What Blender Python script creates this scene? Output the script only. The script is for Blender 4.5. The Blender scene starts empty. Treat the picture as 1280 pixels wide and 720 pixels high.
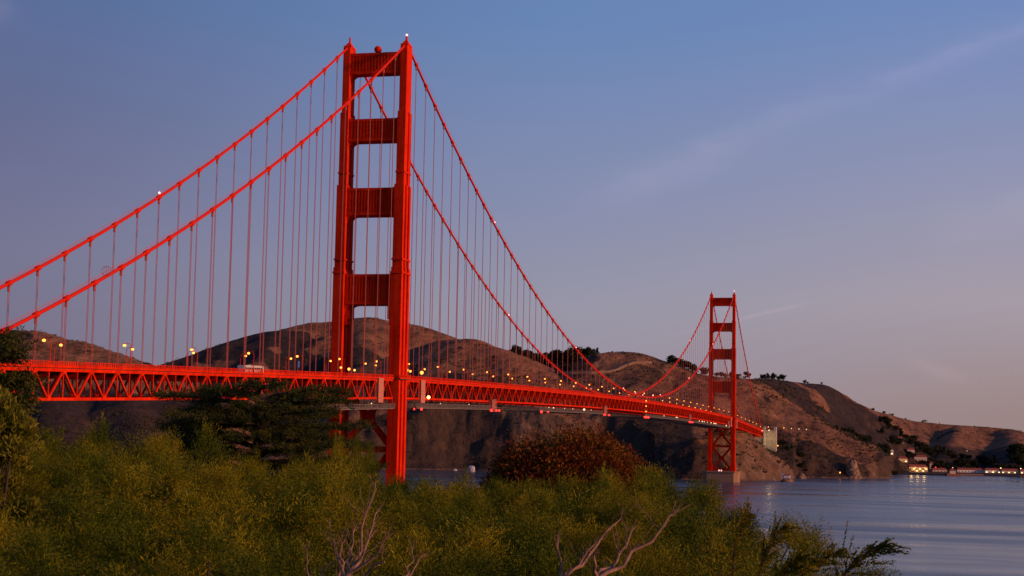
import bpy, math, random
import numpy as np
from mathutils import Vector, Matrix
R = math.radians
SC = bpy.context.scene
COL = SC.collection

# ------------------------------------------------------------------ camera
CX, CY, CZ, YAW, PITCH, ROLL, FPX = 244.150, -690.957, 49.724, -0.25296, 0.09104, 0.01986, 2030.26
_fw = Vector((math.sin(YAW)*math.cos(PITCH), math.cos(YAW)*math.cos(PITCH), math.sin(PITCH)))
_r0 = Vector((math.cos(YAW), -math.sin(YAW), 0)); _u0 = _r0.cross(_fw)
_rt = _r0*math.cos(ROLL) + _u0*math.sin(ROLL); _up = -_r0*math.sin(ROLL) + _u0*math.cos(ROLL)
CAM = Vector((CX, CY, CZ))
cd = bpy.data.cameras.new("camera"); cam = bpy.data.objects.new("camera", cd); COL.objects.link(cam)
M = Matrix((_rt, _up, -_fw)).transposed().to_4x4(); M.translation = CAM
cam.matrix_world = M
cd.sensor_width = 36.0; cd.lens = FPX/1280*36.0; cd.clip_start = 0.5; cd.clip_end = 30000
SC.camera = cam

# ------------------------------------------------------------------ world (dusk sky)
def ray(px, py):
    return (_fw + _rt*((px-640)/FPX) - _up*((py-360)/FPX)).normalized()
W = bpy.data.worlds.new("World"); SC.world = W; W.use_nodes = True
wt = W.node_tree; wt.nodes.clear()
SUN_AZ, SUN_EL = R(97), R(14)          # compass azimuth (from +Y towards +X), elevation
def wn(t, **k):
    n = wt.nodes.new(t)
    for a, b in k.items(): setattr(n, a, b)
    return n
def wl(a, b): wt.links.new(a, b)
def wmath(op, a, b=None, c=None, clamp=False):
    n = wn('ShaderNodeMath', operation=op); n.use_clamp = clamp
    for i, v in enumerate((a, b, c)):
        if v is None: continue
        if isinstance(v, (int, float)): n.inputs[i].default_value = v
        else: wl(v, n.inputs[i])
    return n.outputs[0]
def wdot(src, v):
    n = wn('ShaderNodeVectorMath', operation='DOT_PRODUCT'); wl(src, n.inputs[0]); n.inputs[1].default_value = v
    return n.outputs['Value']
def wstep(x, a, b):
    n = wn('ShaderNodeMapRange', interpolation_type='SMOOTHSTEP'); wl(x, n.inputs['Value'])
    n.inputs['From Min'].default_value = a; n.inputs['From Max'].default_value = b
    return n.outputs['Result']
tc = wn('ShaderNodeTexCoord'); DIR = tc.outputs['Generated']
sx = wn('ShaderNodeSeparateXYZ'); wl(DIR, sx.inputs[0]); Zc = sx.outputs['Z']
def ramp(stops):
    n = wn('ShaderNodeValToRGB'); cr = n.color_ramp
    while len(cr.elements) > 1: cr.elements.remove(cr.elements[-1])
    cr.elements[0].position = stops[0][0]; cr.elements[0].color = (*stops[0][1], 1)
    for p, c in stops[1:]:
        e = cr.elements.new(p); e.color = (*c, 1)
    return n
def srgb(c): return tuple(((v/255)/12.92 if v/255 <= .04045 else ((v/255+.055)/1.055)**2.4)-.012 for v in c)
def rampz(pts):                                   # (sine of elevation, sRGB) pairs of the dusk sky
    return ramp([((z+.05)*.8, srgb(c)) for z, c in pts])
rw = rampz([(-.05, (112, 104, 122)), (.03, (120, 113, 132)), (.103, (120, 119, 147)), (.184, (104, 110, 146)), (.25, (92, 110, 152)), (.6, (70, 92, 140)), (1, (58, 80, 130))])
rm = rampz([(-.05, (150, 136, 148)), (.03, (156, 146, 160)), (.079, (153, 151, 168)), (.145, (136, 144, 176)), (.25, (107, 136, 183)), (.6, (78, 104, 160)), (1, (58, 80, 130))])
re_ = rampz([(-.05, (150, 126, 122)), (.021, (157, 136, 135)), (.085, (168, 157, 168)), (.15, (150, 152, 179)), (.219, (129, 144, 187)), (.26, (116, 140, 189)), (.6, (84, 108, 160)), (1, (58, 80, 130))])
ez = wmath('MULTIPLY', wmath('ADD', Zc, 0.05), .8)
for q_ in (rw, rm, re_): wl(ez, q_.inputs[0])
side = wdot(DIR, tuple(_r0))
mix0 = wn('ShaderNodeMixRGB'); wl(wstep(side, -.36, .06), mix0.inputs[0]); wl(rw.outputs[0], mix0.inputs[1]); wl(rm.outputs[0], mix0.inputs[2])
mixA = wn('ShaderNodeMixRGB'); wl(wstep(side, -.02, .34), mixA.inputs[0]); wl(mix0.outputs[0], mixA.inputs[1]); wl(re_.outputs[0], mixA.inputs[2])
# wisps: bands along great circles
wnoise = wn('ShaderNodeTexNoise'); wnoise.inputs['Scale'].default_value = 26; wnoise.inputs['Detail'].default_value = 4
mp = wn('ShaderNodeMapping'); wl(DIR, mp.inputs[0]); mp.inputs['Rotation'].default_value = (0.2, 0.35, 0); mp.inputs['Scale'].default_value = (1, 1, 2.2)
wl(mp.outputs[0], wnoise.inputs['Vector']); NZ = wnoise.outputs['Fac']
def wisp(p0, p1, w, s0, s1, amt):
    a, b = ray(*p0), ray(*p1); n = a.cross(b).normalized(); t = (b-a).normalized()
    d = wdot(DIR, tuple(n)); d = wmath('ADD', d, wmath('MULTIPLY', wmath('SUBTRACT', NZ, .5), w*1.6))
    g = wmath('POWER', 2.718, wmath('MULTIPLY', wmath('POWER', wmath('ABSOLUTE', wmath('DIVIDE', d, w)), 2.0), -1.0))
    s = wdot(DIR, tuple(t)); L = b.dot(t)-a.dot(t)
    m1 = wstep(s, a.dot(t), a.dot(t)+L*s0); m2 = wmath('SUBTRACT', 1.0, wstep(s, b.dot(t)-L*s1, b.dot(t)))
    v = wmath('MULTIPLY', wmath('MULTIPLY', g, m1), wmath('MULTIPLY', m2, amt))
    return wmath('MULTIPLY', v, wmath('MULTIPLY_ADD', NZ, 1.6, 0.0))
tot = None
for a in [((690, 262), (1400, -8), .0085, .45, .1, .032), ((690, 268), (1010, 165), .010, .4, .5, .035), ((1040, 120), (1300, 28), .004, .4, .1, .026),
          ((800, 428), (1014, 378), .0011, .75, .12, .05), ((1110, 440), (1230, 484), .0045, .5, .4, .035),
          ((-60, 22), (40, 8), .008, .2, .5, .05), ((1130, 300), (1320, 250), .012, .5, .2, .03)]:
    v = wisp(*a); tot = v if tot is None else wmath('ADD', tot, v)
mixB = wn('ShaderNodeMixRGB', blend_type='ADD'); mixB.inputs[0].default_value = 1
wl(mixA.outputs[0], mixB.inputs[1])
wc = wn('ShaderNodeMixRGB', blend_type='MULTIPLY'); wc.inputs[0].default_value = 1; wc.inputs[1].default_value = (1.0, .62, .66, 1); wl(tot, wc.inputs[2])
wl(wc.outputs[0], mixB.inputs[2])
sky = wn('ShaderNodeTexSky', sky_type='NISHITA'); sky.sun_disc = False; sky.sun_elevation = SUN_EL; sky.sun_rotation = SUN_AZ
bg1 = wn('ShaderNodeBackground'); wl(mixB.outputs[0], bg1.inputs[0]); bg1.inputs[1].default_value = 1.0
bg2 = wn('ShaderNodeBackground'); wl(sky.outputs[0], bg2.inputs[0]); bg2.inputs[1].default_value = 0.0012
ad = wn('ShaderNodeAddShader'); wl(bg1.outputs[0], ad.inputs[0]); wl(bg2.outputs[0], ad.inputs[1])
wo = wn('ShaderNodeOutputWorld'); wl(ad.outputs[0], wo.inputs[0])

# ------------------------------------------------------------------ sun
sl = bpy.data.lights.new("sun", 'SUN'); sl.energy = 3.85; sl.angle = R(5); sl.color = (1.0, .46, .22)
so = bpy.data.objects.new("sun", sl); COL.objects.link(so)
sd = Vector((math.sin(SUN_AZ)*math.cos(SUN_EL), math.cos(SUN_AZ)*math.cos(SUN_EL), math.sin(SUN_EL)))
so.rotation_euler = sd.to_track_quat('Z', 'Y').to_euler(); so.location = (400, -500, 300)

vs = SC.view_settings; vs.view_transform = 'Standard'; vs.look = 'None'; vs.exposure = 0.0; vs.gamma = 1.0; vs.use_curve_mapping = False
SC.cycles.use_denoising = True; SC.cycles.max_bounces = 5; SC.cycles.diffuse_bounces = 2; SC.cycles.transmission_bounces = 3
SC.cycles.sample_clamp_indirect = 3.0; SC.cycles.transparent_max_bounces = 4

# ------------------------------------------------------------------ helpers
def at(px, py, D):
    d = ray(px, py); h = math.hypot(d.x, d.y); return CAM + d*(D/h)
def atz(px, py, z):
    d = ray(px, py); return CAM + d*((z-CZ)/d.z)
class MB:
    def __init__(s): s.v = []; s.f = []
    def add(s, vs, fs):
        o = len(s.v); s.v += [tuple(p) for p in vs]; s.f += [tuple(i+o for i in f) for f in fs]; return s
    def box(s, c, d):
        x, y, z = c; a, b, e = d[0]/2, d[1]/2, d[2]/2
        return s.add([(x+i*a, y+j*b, z+k*e) for k in (-1, 1) for j in (-1, 1) for i in (-1, 1)],
              [(0, 2, 3, 1), (4, 5, 7, 6), (0, 1, 5, 4), (2, 6, 7, 3), (0, 4, 6, 2), (1, 3, 7, 5)])
    def bar(s, p, q, w, h=None, side=None):
        p, q = Vector(p), Vector(q); h = h or w; d = (q-p).normalized()
        a = Vector(side) if side else (Vector((0, 0, 1)) if abs(d.z) < .9 else Vector((0, 1, 0)))
        x = d.cross(a).normalized(); y = x.cross(d)
        vs_ = [b+x*(i*w/2)+y*(j*h/2) for b in (p, q) for (i, j) in ((-1, -1), (1, -1), (1, 1), (-1, 1))]
        return s.add(vs_, [(0, 3, 2, 1), (4, 5, 6, 7)]+[(i, (i+1) % 4, 4+(i+1) % 4, 4+i) for i in range(4)])
    def tube(s, pts, r, n=8, caps=True):
        pts = [Vector(p) for p in pts]; rs = r if isinstance(r, (list, tuple)) else [r]*len(pts)
        vs_ = []; ref = None
        for i, p in enumerate(pts):
            d = (pts[min(i+1, len(pts)-1)]-pts[max(i-1, 0)]).normalized()
            if ref is None: ref = Vector((0, 0, 1)) if abs(d.z) < .9 else Vector((1, 0, 0))
            x = d.cross(ref).normalized(); y = d.cross(x); ref = -x.cross(d) if False else ref
            vs_ += [p+(x*math.cos(t)+y*math.sin(t))*rs[i] for t in [2*math.pi*k/n for k in range(n)]]
        fs = [(i*n+k, i*n+(k+1) % n, (i+1)*n+(k+1) % n, (i+1)*n+k) for i in range(len(pts)-1) for k in range(n)]
        if caps: fs += [tuple(range(n)), tuple(reversed(range((len(pts)-1)*n, len(pts)*n)))]
        return s.add(vs_, fs)
    def prism(s, poly, z0, z1, c=(0, 0), s1=1.0):
        n = len(poly); vs_ = [(c[0]+x, c[1]+y, z0) for x, y in poly]+[(c[0]+x*s1, c[1]+y*s1, z1) for x, y in poly]
        return s.add(vs_, [tuple(reversed(range(n))), tuple(range(n, 2*n))]+[(i, (i+1) % n, n+(i+1) % n, n+i) for i in range(n)])
    def ball(s, c, r, n=10, m=7, sc=(1, 1, 1)):
        vs_ = [(c[0], c[1], c[2]-r*sc[2])]
        for j in range(1, m):
            t = -math.pi/2+math.pi*j/m
            vs_ += [(c[0]+r*sc[0]*math.cos(t)*math.cos(2*math.pi*k/n), c[1]+r*sc[1]*math.cos(t)*math.sin(2*math.pi*k/n), c[2]+r*sc[2]*math.sin(t)) for k in range(n)]
        vs_.append((c[0], c[1], c[2]+r*sc[2])); e = len(vs_)-1
        fs = [(0, 1+(k+1) % n, 1+k) for k in range(n)]+[(e, 1+(m-2)*n+k, 1+(m-2)*n+(k+1) % n) for k in range(n)]
        fs += [(1+j*n+k, 1+j*n+(k+1) % n, 1+(j+1)*n+(k+1) % n, 1+(j+1)*n+k) for j in range(m-2) for k in range(n)]
        return s.add(vs_, fs)
    def build(s, name, mat, parent=None, smooth=False):
        me = bpy.data.meshes.new(name); me.from_pydata(s.v, [], s.f); me.update()
        if smooth: me.shade_smooth()
        return link(name, me, mat, parent)
def link(name, me, mat, parent=None):
    o = bpy.data.objects.new(name, me); COL.objects.link(o)
    if mat is not None and not me.materials: me.materials.append(mat)
    if parent is not None: o.parent = parent
    return o
def fastmesh(name, V, quads=True):
    """V: (N,4,3) array of separate quads"""
    n = len(V); me = bpy.data.meshes.new(name)
    me.vertices.add(n*4); me.vertices.foreach_set('co', V.astype(np.float32).ravel())
    me.loops.add(n*4); me.loops.foreach_set('vertex_index', np.arange(n*4, dtype=np.int32))
    me.polygons.add(n); me.polygons.foreach_set('loop_start', np.arange(0, n*4, 4, dtype=np.int32))
    me.update(calc_edges=True); return me
def tag(o, label=None, cat=None, group=None, kind=None):
    if label: o['label'] = label
    if cat: o['category'] = cat
    if group: o['group'] = group
    if kind: o['kind'] = kind
    return o
def empty(name, loc=(0, 0, 0), rz=0, parent=None):
    o = bpy.data.objects.new(name, None); COL.objects.link(o); o.location = loc; o.rotation_euler = (0, 0, rz)
    if parent is not None: o.parent = parent
    return o
def copy_tree(o, parent=None):
    c = o.copy(); COL.objects.link(c)
    if parent is not None: c.parent = parent
    for ch in list(o.children): copy_tree(ch, c)
    return c

# ------------------------------------------------------------------ materials
def mat(name, col, rough=.7, metal=0., noise=None, emit=None, estr=0., bump=None, spec=.4):
    m = bpy.data.materials.new(name); m.use_nodes = True; nt = m.node_tree
    b = nt.nodes['Principled BSDF']; b.inputs['Base Color'].default_value = (*col, 1); b.inputs['Roughness'].default_value = rough
    b.inputs['Metallic'].default_value = metal; b.inputs['Specular IOR Level'].default_value = spec
    if emit: b.inputs['Emission Color'].default_value = (*emit, 1); b.inputs['Emission Strength'].default_value = estr
    if noise or bump:
        g = nt.nodes.new('ShaderNodeNewGeometry')
        if noise:
            sc, col2, lo, hi = noise
            t = nt.nodes.new('ShaderNodeTexNoise'); t.inputs['Scale'].default_value = sc; t.inputs['Detail'].default_value = 5
            nt.links.new(g.outputs['Position'], t.inputs['Vector'])
            r = nt.nodes.new('ShaderNodeValToRGB'); r.color_ramp.elements[0].position = lo; r.color_ramp.elements[1].position = hi
            r.color_ramp.elements[0].color = (*col, 1); r.color_ramp.elements[1].color = (*col2, 1)
            nt.links.new(t.outputs['Fac'], r.inputs[0]); nt.links.new(r.outputs[0], b.inputs['Base Color'])
        if bump:
            t2 = nt.nodes.new('ShaderNodeTexNoise'); t2.inputs['Scale'].default_value = bump[0]; t2.inputs['Detail'].default_value = 4
            nt.links.new(g.outputs['Position'], t2.inputs['Vector'])
            bp = nt.nodes.new('ShaderNodeBump'); bp.inputs['Strength'].default_value = bump[1]; bp.inputs['Distance'].default_value = bump[2]
            nt.links.new(t2.outputs['Fac'], bp.inputs['Height']); nt.links.new(bp.outputs[0], b.inputs['Normal'])
    return m
def red_paint():
    m = bpy.data.materials.new('bridge_red'); m.use_nodes = True; nt = m.node_tree; b = nt.nodes['Principled BSDF']; N = nt.nodes.new; L = nt.links.new
    b.inputs['Roughness'].default_value = .7; b.inputs['Specular IOR Level'].default_value = .02
    g = N('ShaderNodeNewGeometry')
    def nz(sc, d=5, loc=(1, 1, 1)):
        mp_ = N('ShaderNodeMapping'); mp_.inputs['Scale'].default_value = loc; L(g.outputs['Position'], mp_.inputs[0])
        t = N('ShaderNodeTexNoise'); t.inputs['Scale'].default_value = sc; t.inputs['Detail'].default_value = d; t.inputs['Roughness'].default_value = .65; L(mp_.outputs[0], t.inputs['Vector']); return t.outputs['Fac']
    def rmp(x, lo, hi, c0, c1):
        r = N('ShaderNodeValToRGB'); r.color_ramp.elements[0].position = lo; r.color_ramp.elements[1].position = hi
        r.color_ramp.elements[0].color = (*c0, 1); r.color_ramp.elements[1].color = (*c1, 1); L(x, r.inputs[0]); return r.outputs[0]
    base = rmp(nz(.06, 6), .35, .65, (.76, .034, .005), (.60, .020, .0035))
    streak = rmp(nz(1, 4, (.55, .55, .035)), .42, .72, (1, 1, 1), (.60, .48, .42))
    patch = rmp(nz(.35, 6), .50, .75, (1, 1, 1), (.76, .62, .55))
    for f in (streak, patch):
        mx = N('ShaderNodeMixRGB'); mx.blend_type = 'MULTIPLY'; mx.inputs[0].default_value = 1; L(base, mx.inputs[1]); L(f, mx.inputs[2]); base = mx.outputs[0]
    L(base, b.inputs['Base Color'])
    return m
RED = red_paint()
CABLE = mat('cable_red', (.58, .020, .006), .6, spec=.05)
ROPE = mat('rope_red', (.38, .095, .085), .6, spec=.05)
DECKM = mat('asphalt', (.05, .05, .05), .9)
PANEL = mat('pale_panel', (.52, .19, .13), .7, noise=(1.5, (.42, .14, .10), .4, .6))
CONC = mat('concrete', (.30, .16, .10), .85, noise=(.25, (.27, .18, .13), .35, .7), bump=(1.2, .3, .1))
CONCL = mat('pale_concrete', (.55, .48, .38), .8, noise=(.2, (.42, .36, .29), .4, .7))
STEEL = mat('scaffold_grey', (.24, .19, .165), .7, noise=(1.2, (.14, .11, .10), .4, .6))
WHITE = mat('white_paint', (.78, .76, .72), .5)
GLASSD = mat('dark_glass', (.02, .022, .03), .12)
BLUE = mat('blue_paint', (.04, .12, .40), .5)
AMBER = mat('amber_lamp', (.9, .6, .3), .4, emit=(1, .28, .028), estr=3.6)
AMBERHOT = mat('amber_work_lamp', (.9, .6, .3), .4, emit=(1, .42, .07), estr=14)
REDL = mat('red_lamp', (.8, .05, .05), .4, emit=(1, .022, .018), estr=4)
PINKL = mat('beacon_lamp', (.9, .4, .4), .4, emit=(1, .46, .42), estr=2.2)
WHITEL = mat('white_lamp', (.9, .85, .75), .4, emit=(1, .70, .36), estr=1.9)
WOOD = mat('dead_wood', (.27, .155, .11), .9, noise=(18, (.12, .07, .05), .4, .65), bump=(60, .5, .01))
BARK = mat('bark', (.05, .036, .025), .95, noise=(9, (.028, .02, .015), .4, .6), bump=(25, .6, .02))
SOIL = mat('soil', (.10, .075, .045), .95, noise=(.8, (.055, .06, .025), .4, .6), bump=(3, .5, .1))
ROOFR = mat('roof_red', (.26, .06, .04), .8)
WALLW = mat('house_wall', (.55, .45, .38), .8)
WALLY = mat('lit_wall', (.66, .50, .30), .8)

def leafmat(name, c1, c2, c3, scale=1.2, trans=.3, rough=.65):
    """foliage: hue varies by clump (object space noise), per-object random; part of the light passes through"""
    m = bpy.data.materials.new(name); m.use_nodes = True; nt = m.node_tree; b = nt.nodes['Principled BSDF']
    out = nt.nodes['Material Output']
    g = nt.nodes.new('ShaderNodeNewGeometry')
    t = nt.nodes.new('ShaderNodeTexNoise'); t.inputs['Scale'].default_value = scale; t.inputs['Detail'].default_value = 3
    nt.links.new(g.outputs['Position'], t.inputs['Vector'])
    ad_ = nt.nodes.new('ShaderNodeMath'); ad_.operation = 'MULTIPLY_ADD'; ad_.inputs[1].default_value = .18; nt.links.new(g.outputs['Random Per Island'], ad_.inputs[0])
    nt.links.new(t.outputs['Fac'], ad_.inputs[2])
    r = nt.nodes.new('ShaderNodeValToRGB'); cr = r.color_ramp
    cr.elements[0].position = .36; cr.elements[0].color = (*c1, 1); cr.elements[1].position = .76; cr.elements[1].color = (*c3, 1)
    e = cr.elements.new(.56); e.color = (*c2, 1)
    nt.links.new(ad_.outputs[0], r.inputs[0]); nt.links.new(r.outputs[0], b.inputs['Base Color'])
    b.inputs['Roughness'].default_value = rough; b.inputs['Specular IOR Level'].default_value = .08
    tr = nt.nodes.new('ShaderNodeBsdfTranslucent'); nt.links.new(r.outputs[0], tr.inputs[0])
    mx = nt.nodes.new('ShaderNodeMixShader'); mx.inputs[0].default_value = trans
    nt.links.new(b.outputs[0], mx.inputs[1]); nt.links.new(tr.outputs[0], mx.inputs[2]); nt.links.new(mx.outputs[0], out.inputs[0])
    return m
FEATHER = leafmat('feathery_leaf', (.026, .050, .003), (.080, .108, .005), (.26, .215, .009), 1.3, .18)
FEATHER2 = leafmat('bright_feathery_leaf', (.055, .070, .005), (.13, .13, .007), (.26, .20, .010), 3, .25)
CYP = leafmat('cypress_leaf', (.014, .026, .007), (.032, .046, .010), (.085, .080, .013), 2.6, .14)
YEL = leafmat('yellow_leaf', (.07, .095, .010), (.14, .145, .014), (.24, .20, .025), 3, .25)
REDLEAF = leafmat('red_leaf', (.026, .034, .008), (.15, .026, .008), (.20, .105, .012), 2.2, .25)
FARLEAF = leafmat('far_leaf', (.020, .025, .014), (.030, .036, .018), (.045, .048, .022), .06, .05, .9)
SCRUBM = leafmat('scrub_leaf', (.030, .030, .016), (.050, .044, .022), (.075, .058, .03), .05, .05, .9)

# ------------------------------------------------------------------ noise
def hash2(ix, iy, s):
    h = (ix.astype(np.int64)*374761393 + iy.astype(np.int64)*668265263 + s*1442695041) & 0xffffffff
    h = ((h ^ (h >> 13))*1274126177) & 0xffffffff
    return ((h ^ (h >> 16)) & 0xffffff)/float(0xffffff)
def vnoise(x, y, s=0):
    ix, iy = np.floor(x), np.floor(y); fx, fy = x-ix, y-iy; fx = fx*fx*(3-2*fx); fy = fy*fy*(3-2*fy)
    a, b, c, d = hash2(ix, iy, s), hash2(ix+1, iy, s), hash2(ix, iy+1, s), hash2(ix+1, iy+1, s)
    return (a*(1-fx)+b*fx)*(1-fy)+(c*(1-fx)+d*fx)*fy
def fbm(x, y, s=0, o=4):
    v = 0; a = .5
    for k in range(o): v = v+a*(vnoise(x*2**k, y*2**k, s+k)-.5); a *= .5
    return v
def ridged(x, y, s=0, o=3):
    v = 0; a = .5
    for k in range(o): v = v+a*(1-np.abs(2*vnoise(x*2**k, y*2**k, s+k)-1)); a *= .5
    return v

# ------------------------------------------------------------------ headland terrain
RIDGES = [  # k (side slope), round-off, points (px, py, distance)
 (.42, 50, [(-190, 402, 3000), (-60, 405, 3000), (0, 411, 3000), (40, 413, 3000), (90, 425, 2950), (130, 441, 2900), (170, 456, 2850), (215, 474, 2800)]),
 (.60, 30, [(30, 413, 3000), (55, 470, 2720), (80, 540, 2420), (90, 575, 2300)]),
 (.60, 30, [(-100, 405, 3000), (-80, 490, 2600), (-70, 575, 2300)]),
 (.60, 30, [(130, 441, 2900), (160, 500, 2600), (180, 570, 2330)]),
 (.42, 50, [(190, 474, 3000), (250, 446, 3050), (300, 429, 3100), (350, 413, 3100), (400, 403, 3150), (460, 396, 3150), (505, 404, 3150), (560, 424, 3150), (620, 440, 3150)]),
 (.62, 25, [(460, 396, 3150), (448, 440, 2850), (436, 500, 2550), (425, 570, 2310)]),
 (.62, 25, [(350, 413, 3100), (315, 460, 2800), (275, 520, 2500), (255, 572, 2310)]),
 (.50, 40, [(490, 449, 2760), (530, 433, 2700), (560, 425, 2680), (590, 423, 2650), (615, 434, 2600), (640, 452, 2580), (665, 475, 2540)]),
 (.62, 20, [(570, 424, 2670), (560, 470, 2560), (548, 530, 2430), (535, 580, 2320)]),
 (.45, 40, [(625, 462, 2750), (650, 455, 2720), (690, 452, 2700), (740, 446, 2660), (765, 441, 2640), (785, 440, 2640), (805, 447, 2620), (830, 459, 2600), (860, 466, 2600), (890, 470, 2600)]),
 (.80, 34, [(885, 470, 2600), (930, 473, 2720), (970, 474, 2850), (1000, 478, 2950), (1025, 480, 3050)]),
 (.72, 30, [(1025, 480, 3050), (1050, 496, 3180), (1080, 510, 3320), (1110, 518, 3420), (1140, 526, 3480), (1180, 530, 3500), (1230, 533, 3550), (1262, 536, 3600), (1300, 545, 3650), (1420, 548, 3700)]),
 (.55, 18, [(700, 452, 2690), (696, 500, 2540), (680, 540, 2410), (655, 583, 2295)]),
 (.60, 20, [(785, 440, 2640), (806, 500, 2470), (815, 545, 2360), (822, 580, 2280)]),
 (.55, 25, [(890, 470, 2600), (880, 510, 2480), (868, 550, 2330)]),
 (.85, 12, [(1025, 480, 3050), (1028, 500, 2980), (1020, 525, 2880)]),
 (.80, 12, [(965, 474, 2840), (950, 500, 2720), (930, 520, 2600)]),
 (.55, 22, [(1080, 510, 3320), (1098, 542, 3180), (1106, 560, 3060)]),
 (.45, 22, [(1140, 526, 3450), (1150, 550, 3260), (1148, 568, 3110)]),
 (.40, 25, [(1200, 531, 3440), (1190, 552, 3200), (1178, 570, 3010)]),
 (.35, 25, [(1262, 536, 3550), (1270, 556, 3200), (1275, 572, 3010)]),
 (1.25, 12, [(838, 588, 2050), (850, 566, 2070), (866, 553, 2085), (885, 543, 2100), (905, 532, 2130), (926, 534, 2160), (942, 553, 2185), (958, 568, 2210), (974, 579, 2240), (992, 595, 2280)]),
 (.60, 14, [(880, 520, 2600), (930, 527, 2590), (985, 528, 2560), (1028, 532, 2510), (1048, 548, 2480), (1078, 566, 2460), (1103, 583, 2450), (1111, 590, 2450)]),
]
SHORE = [(-300, 2280), (100, 2300), (460, 2305), (590, 2325), (650, 2300), (700, 2300), (760, 2310), (815, 2290), (838, 2055), (870, 2040), (930, 2040), (978, 2060), (990, 2075), (997, 2315), (1060, 2340), (1090, 2380), (1112, 2425), (1117, 2790), (1180, 2790), (1190, 2815), (1300, 2810), (1500, 2810)]
TERRACE = [(1118, 2870), (1160, 2870), (1220, 2885), (1300, 2900), (1420, 2900)]
_segs = []
for k, c, pts in RIDGES:
    P = [at(*p) for p in pts]
    for a, b in zip(P, P[1:]): _segs.append((k, c, a, b))
_ter = [(at(px, 560, D)) for px, D in TERRACE]
def segd(X, Y, a, b):
    dx, dy = b.x-a.x, b.y-a.y; t = np.clip(((X-a.x)*dx+(Y-a.y)*dy)/(dx*dx+dy*dy), 0, 1)
    return np.hypot(X-(a.x+t*dx), Y-(a.y+t*dy)), t
def height(X, Y):
    wx = X+26*fbm(X/130, Y/130, 11, 3); wy = Y+26*fbm(X/130, Y/130, 29, 3)
    H = np.full_like(X, -60.0); DM = np.full_like(X, 1e9)
    for k, c, a, b in _segs:
        d, t = segd(X, Y, a, b); d2, t2 = segd(wx, wy, a, b)
        m = np.clip(d/120, 0, 1); dd = d*(1-m)+d2*m; tt = t*(1-m)+t2*m
        h = a.z+(b.z-a.z)*tt - k*(np.sqrt(dd*dd+c*c)-c)
        e = h-H; H = np.where(e > 0, h, H)
        DM = np.minimum(DM, d)
    far = np.clip(DM/90, 0.06, 1)
    g = ridged(wx/170, wy/170, 5, 4)
    H = H-far*36*(g-.42)*np.clip((H+20)/60, 0, 1)-far*17*(ridged(wx/64, wy/64, 15, 4)-.42)*np.clip((H+10)/50, 0, 1)+far*12*fbm(X/40, Y/40, 3, 5)+1.6*fbm(X/18, Y/18, 8, 3)
    lo = np.clip(H, 0, 60); H = np.where((H > 0) & (H < 60) & (np.abs(np.arctan2(X-CX, Y-CY)-YAW-(912-640)/FPX) < 80/FPX), 60*(lo/60)**.78, H)
    dist = np.hypot(X-CX, Y-CY); pxs = 640+FPX*np.tan(np.arctan2(X-CX, Y-CY)-YAW)
    pxs = pxs+np.where(pxs < 820, 60, 0)*fbm(X/90, Y/90, 81, 4)
    sh = np.interp(pxs, [a for a, b in SHORE], [b for a, b in SHORE])+60*fbm(X/75, Y/75, 77, 3)*np.where(pxs < 830, 1, .4)+9*fbm(X/14, Y/14, 78, 2)
    kk = np.where(pxs < 832, .66, .9)-.5*np.clip((pxs-990)/15, 0, 1)*np.clip((1100-pxs)/25, 0, 1)
    e = dist-sh; lim = np.where(e > 0, kk*e+.012*np.maximum(e, 0)**2, e*.5)
    H = np.minimum(H, lim+10*np.clip(e/40, 0, 1)*(ridged(X/34, Y/34, 61, 3)-.4))
    steep = np.clip(1-np.abs(e-55)/75, 0, 1)*np.where(pxs < 992, 1, .25); H = H+steep*(9*(ridged(wx/30, wy/30, 62, 4)-.45)+3*fbm(X/10, Y/10, 63, 3))
    for a, b in zip(_ter, _ter[1:]):
        d, t = segd(X, Y, a, b); H = np.maximum(H, 4.2-.12*np.maximum(d-62, 0)+.6*fbm(X/20, Y/20, 2, 3))
    return H
AZ0 = YAW; NA, NR = 760, 330
azs = np.linspace(AZ0-R(25), AZ0+R(24), NA); rs = 1980+np.concatenate([np.linspace(0, 900, 240), np.linspace(904, 2100, NR-240)])
RR, AA = np.meshgrid(rs, azs, indexing='ij'); TX = CX+RR*np.sin(AA); TY = CY+RR*np.cos(AA)
TZ = height(TX, TY); TZ = np.maximum(TZ, -6)
def gridmesh(name, X, Y, Z):
    n, m = X.shape; me = bpy.data.meshes.new(name)
    me.vertices.add(n*m); me.vertices.foreach_set('co', np.stack([X, Y, Z], -1).astype(np.float32).ravel())
    i = (np.arange(n-1)[:, None]*m+np.arange(m-1)[None]).ravel()
    q = np.stack([i, i+1, i+m+1, i+m], -1).astype(np.int32)
    me.loops.add(q.size); me.loops.foreach_set('vertex_index', q.ravel())
    me.polygons.add(len(q)); me.polygons.foreach_set('loop_start', np.arange(0, q.size, 4, dtype=np.int32))
    me.update(calc_edges=True); me.shade_smooth(); return me
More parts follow.
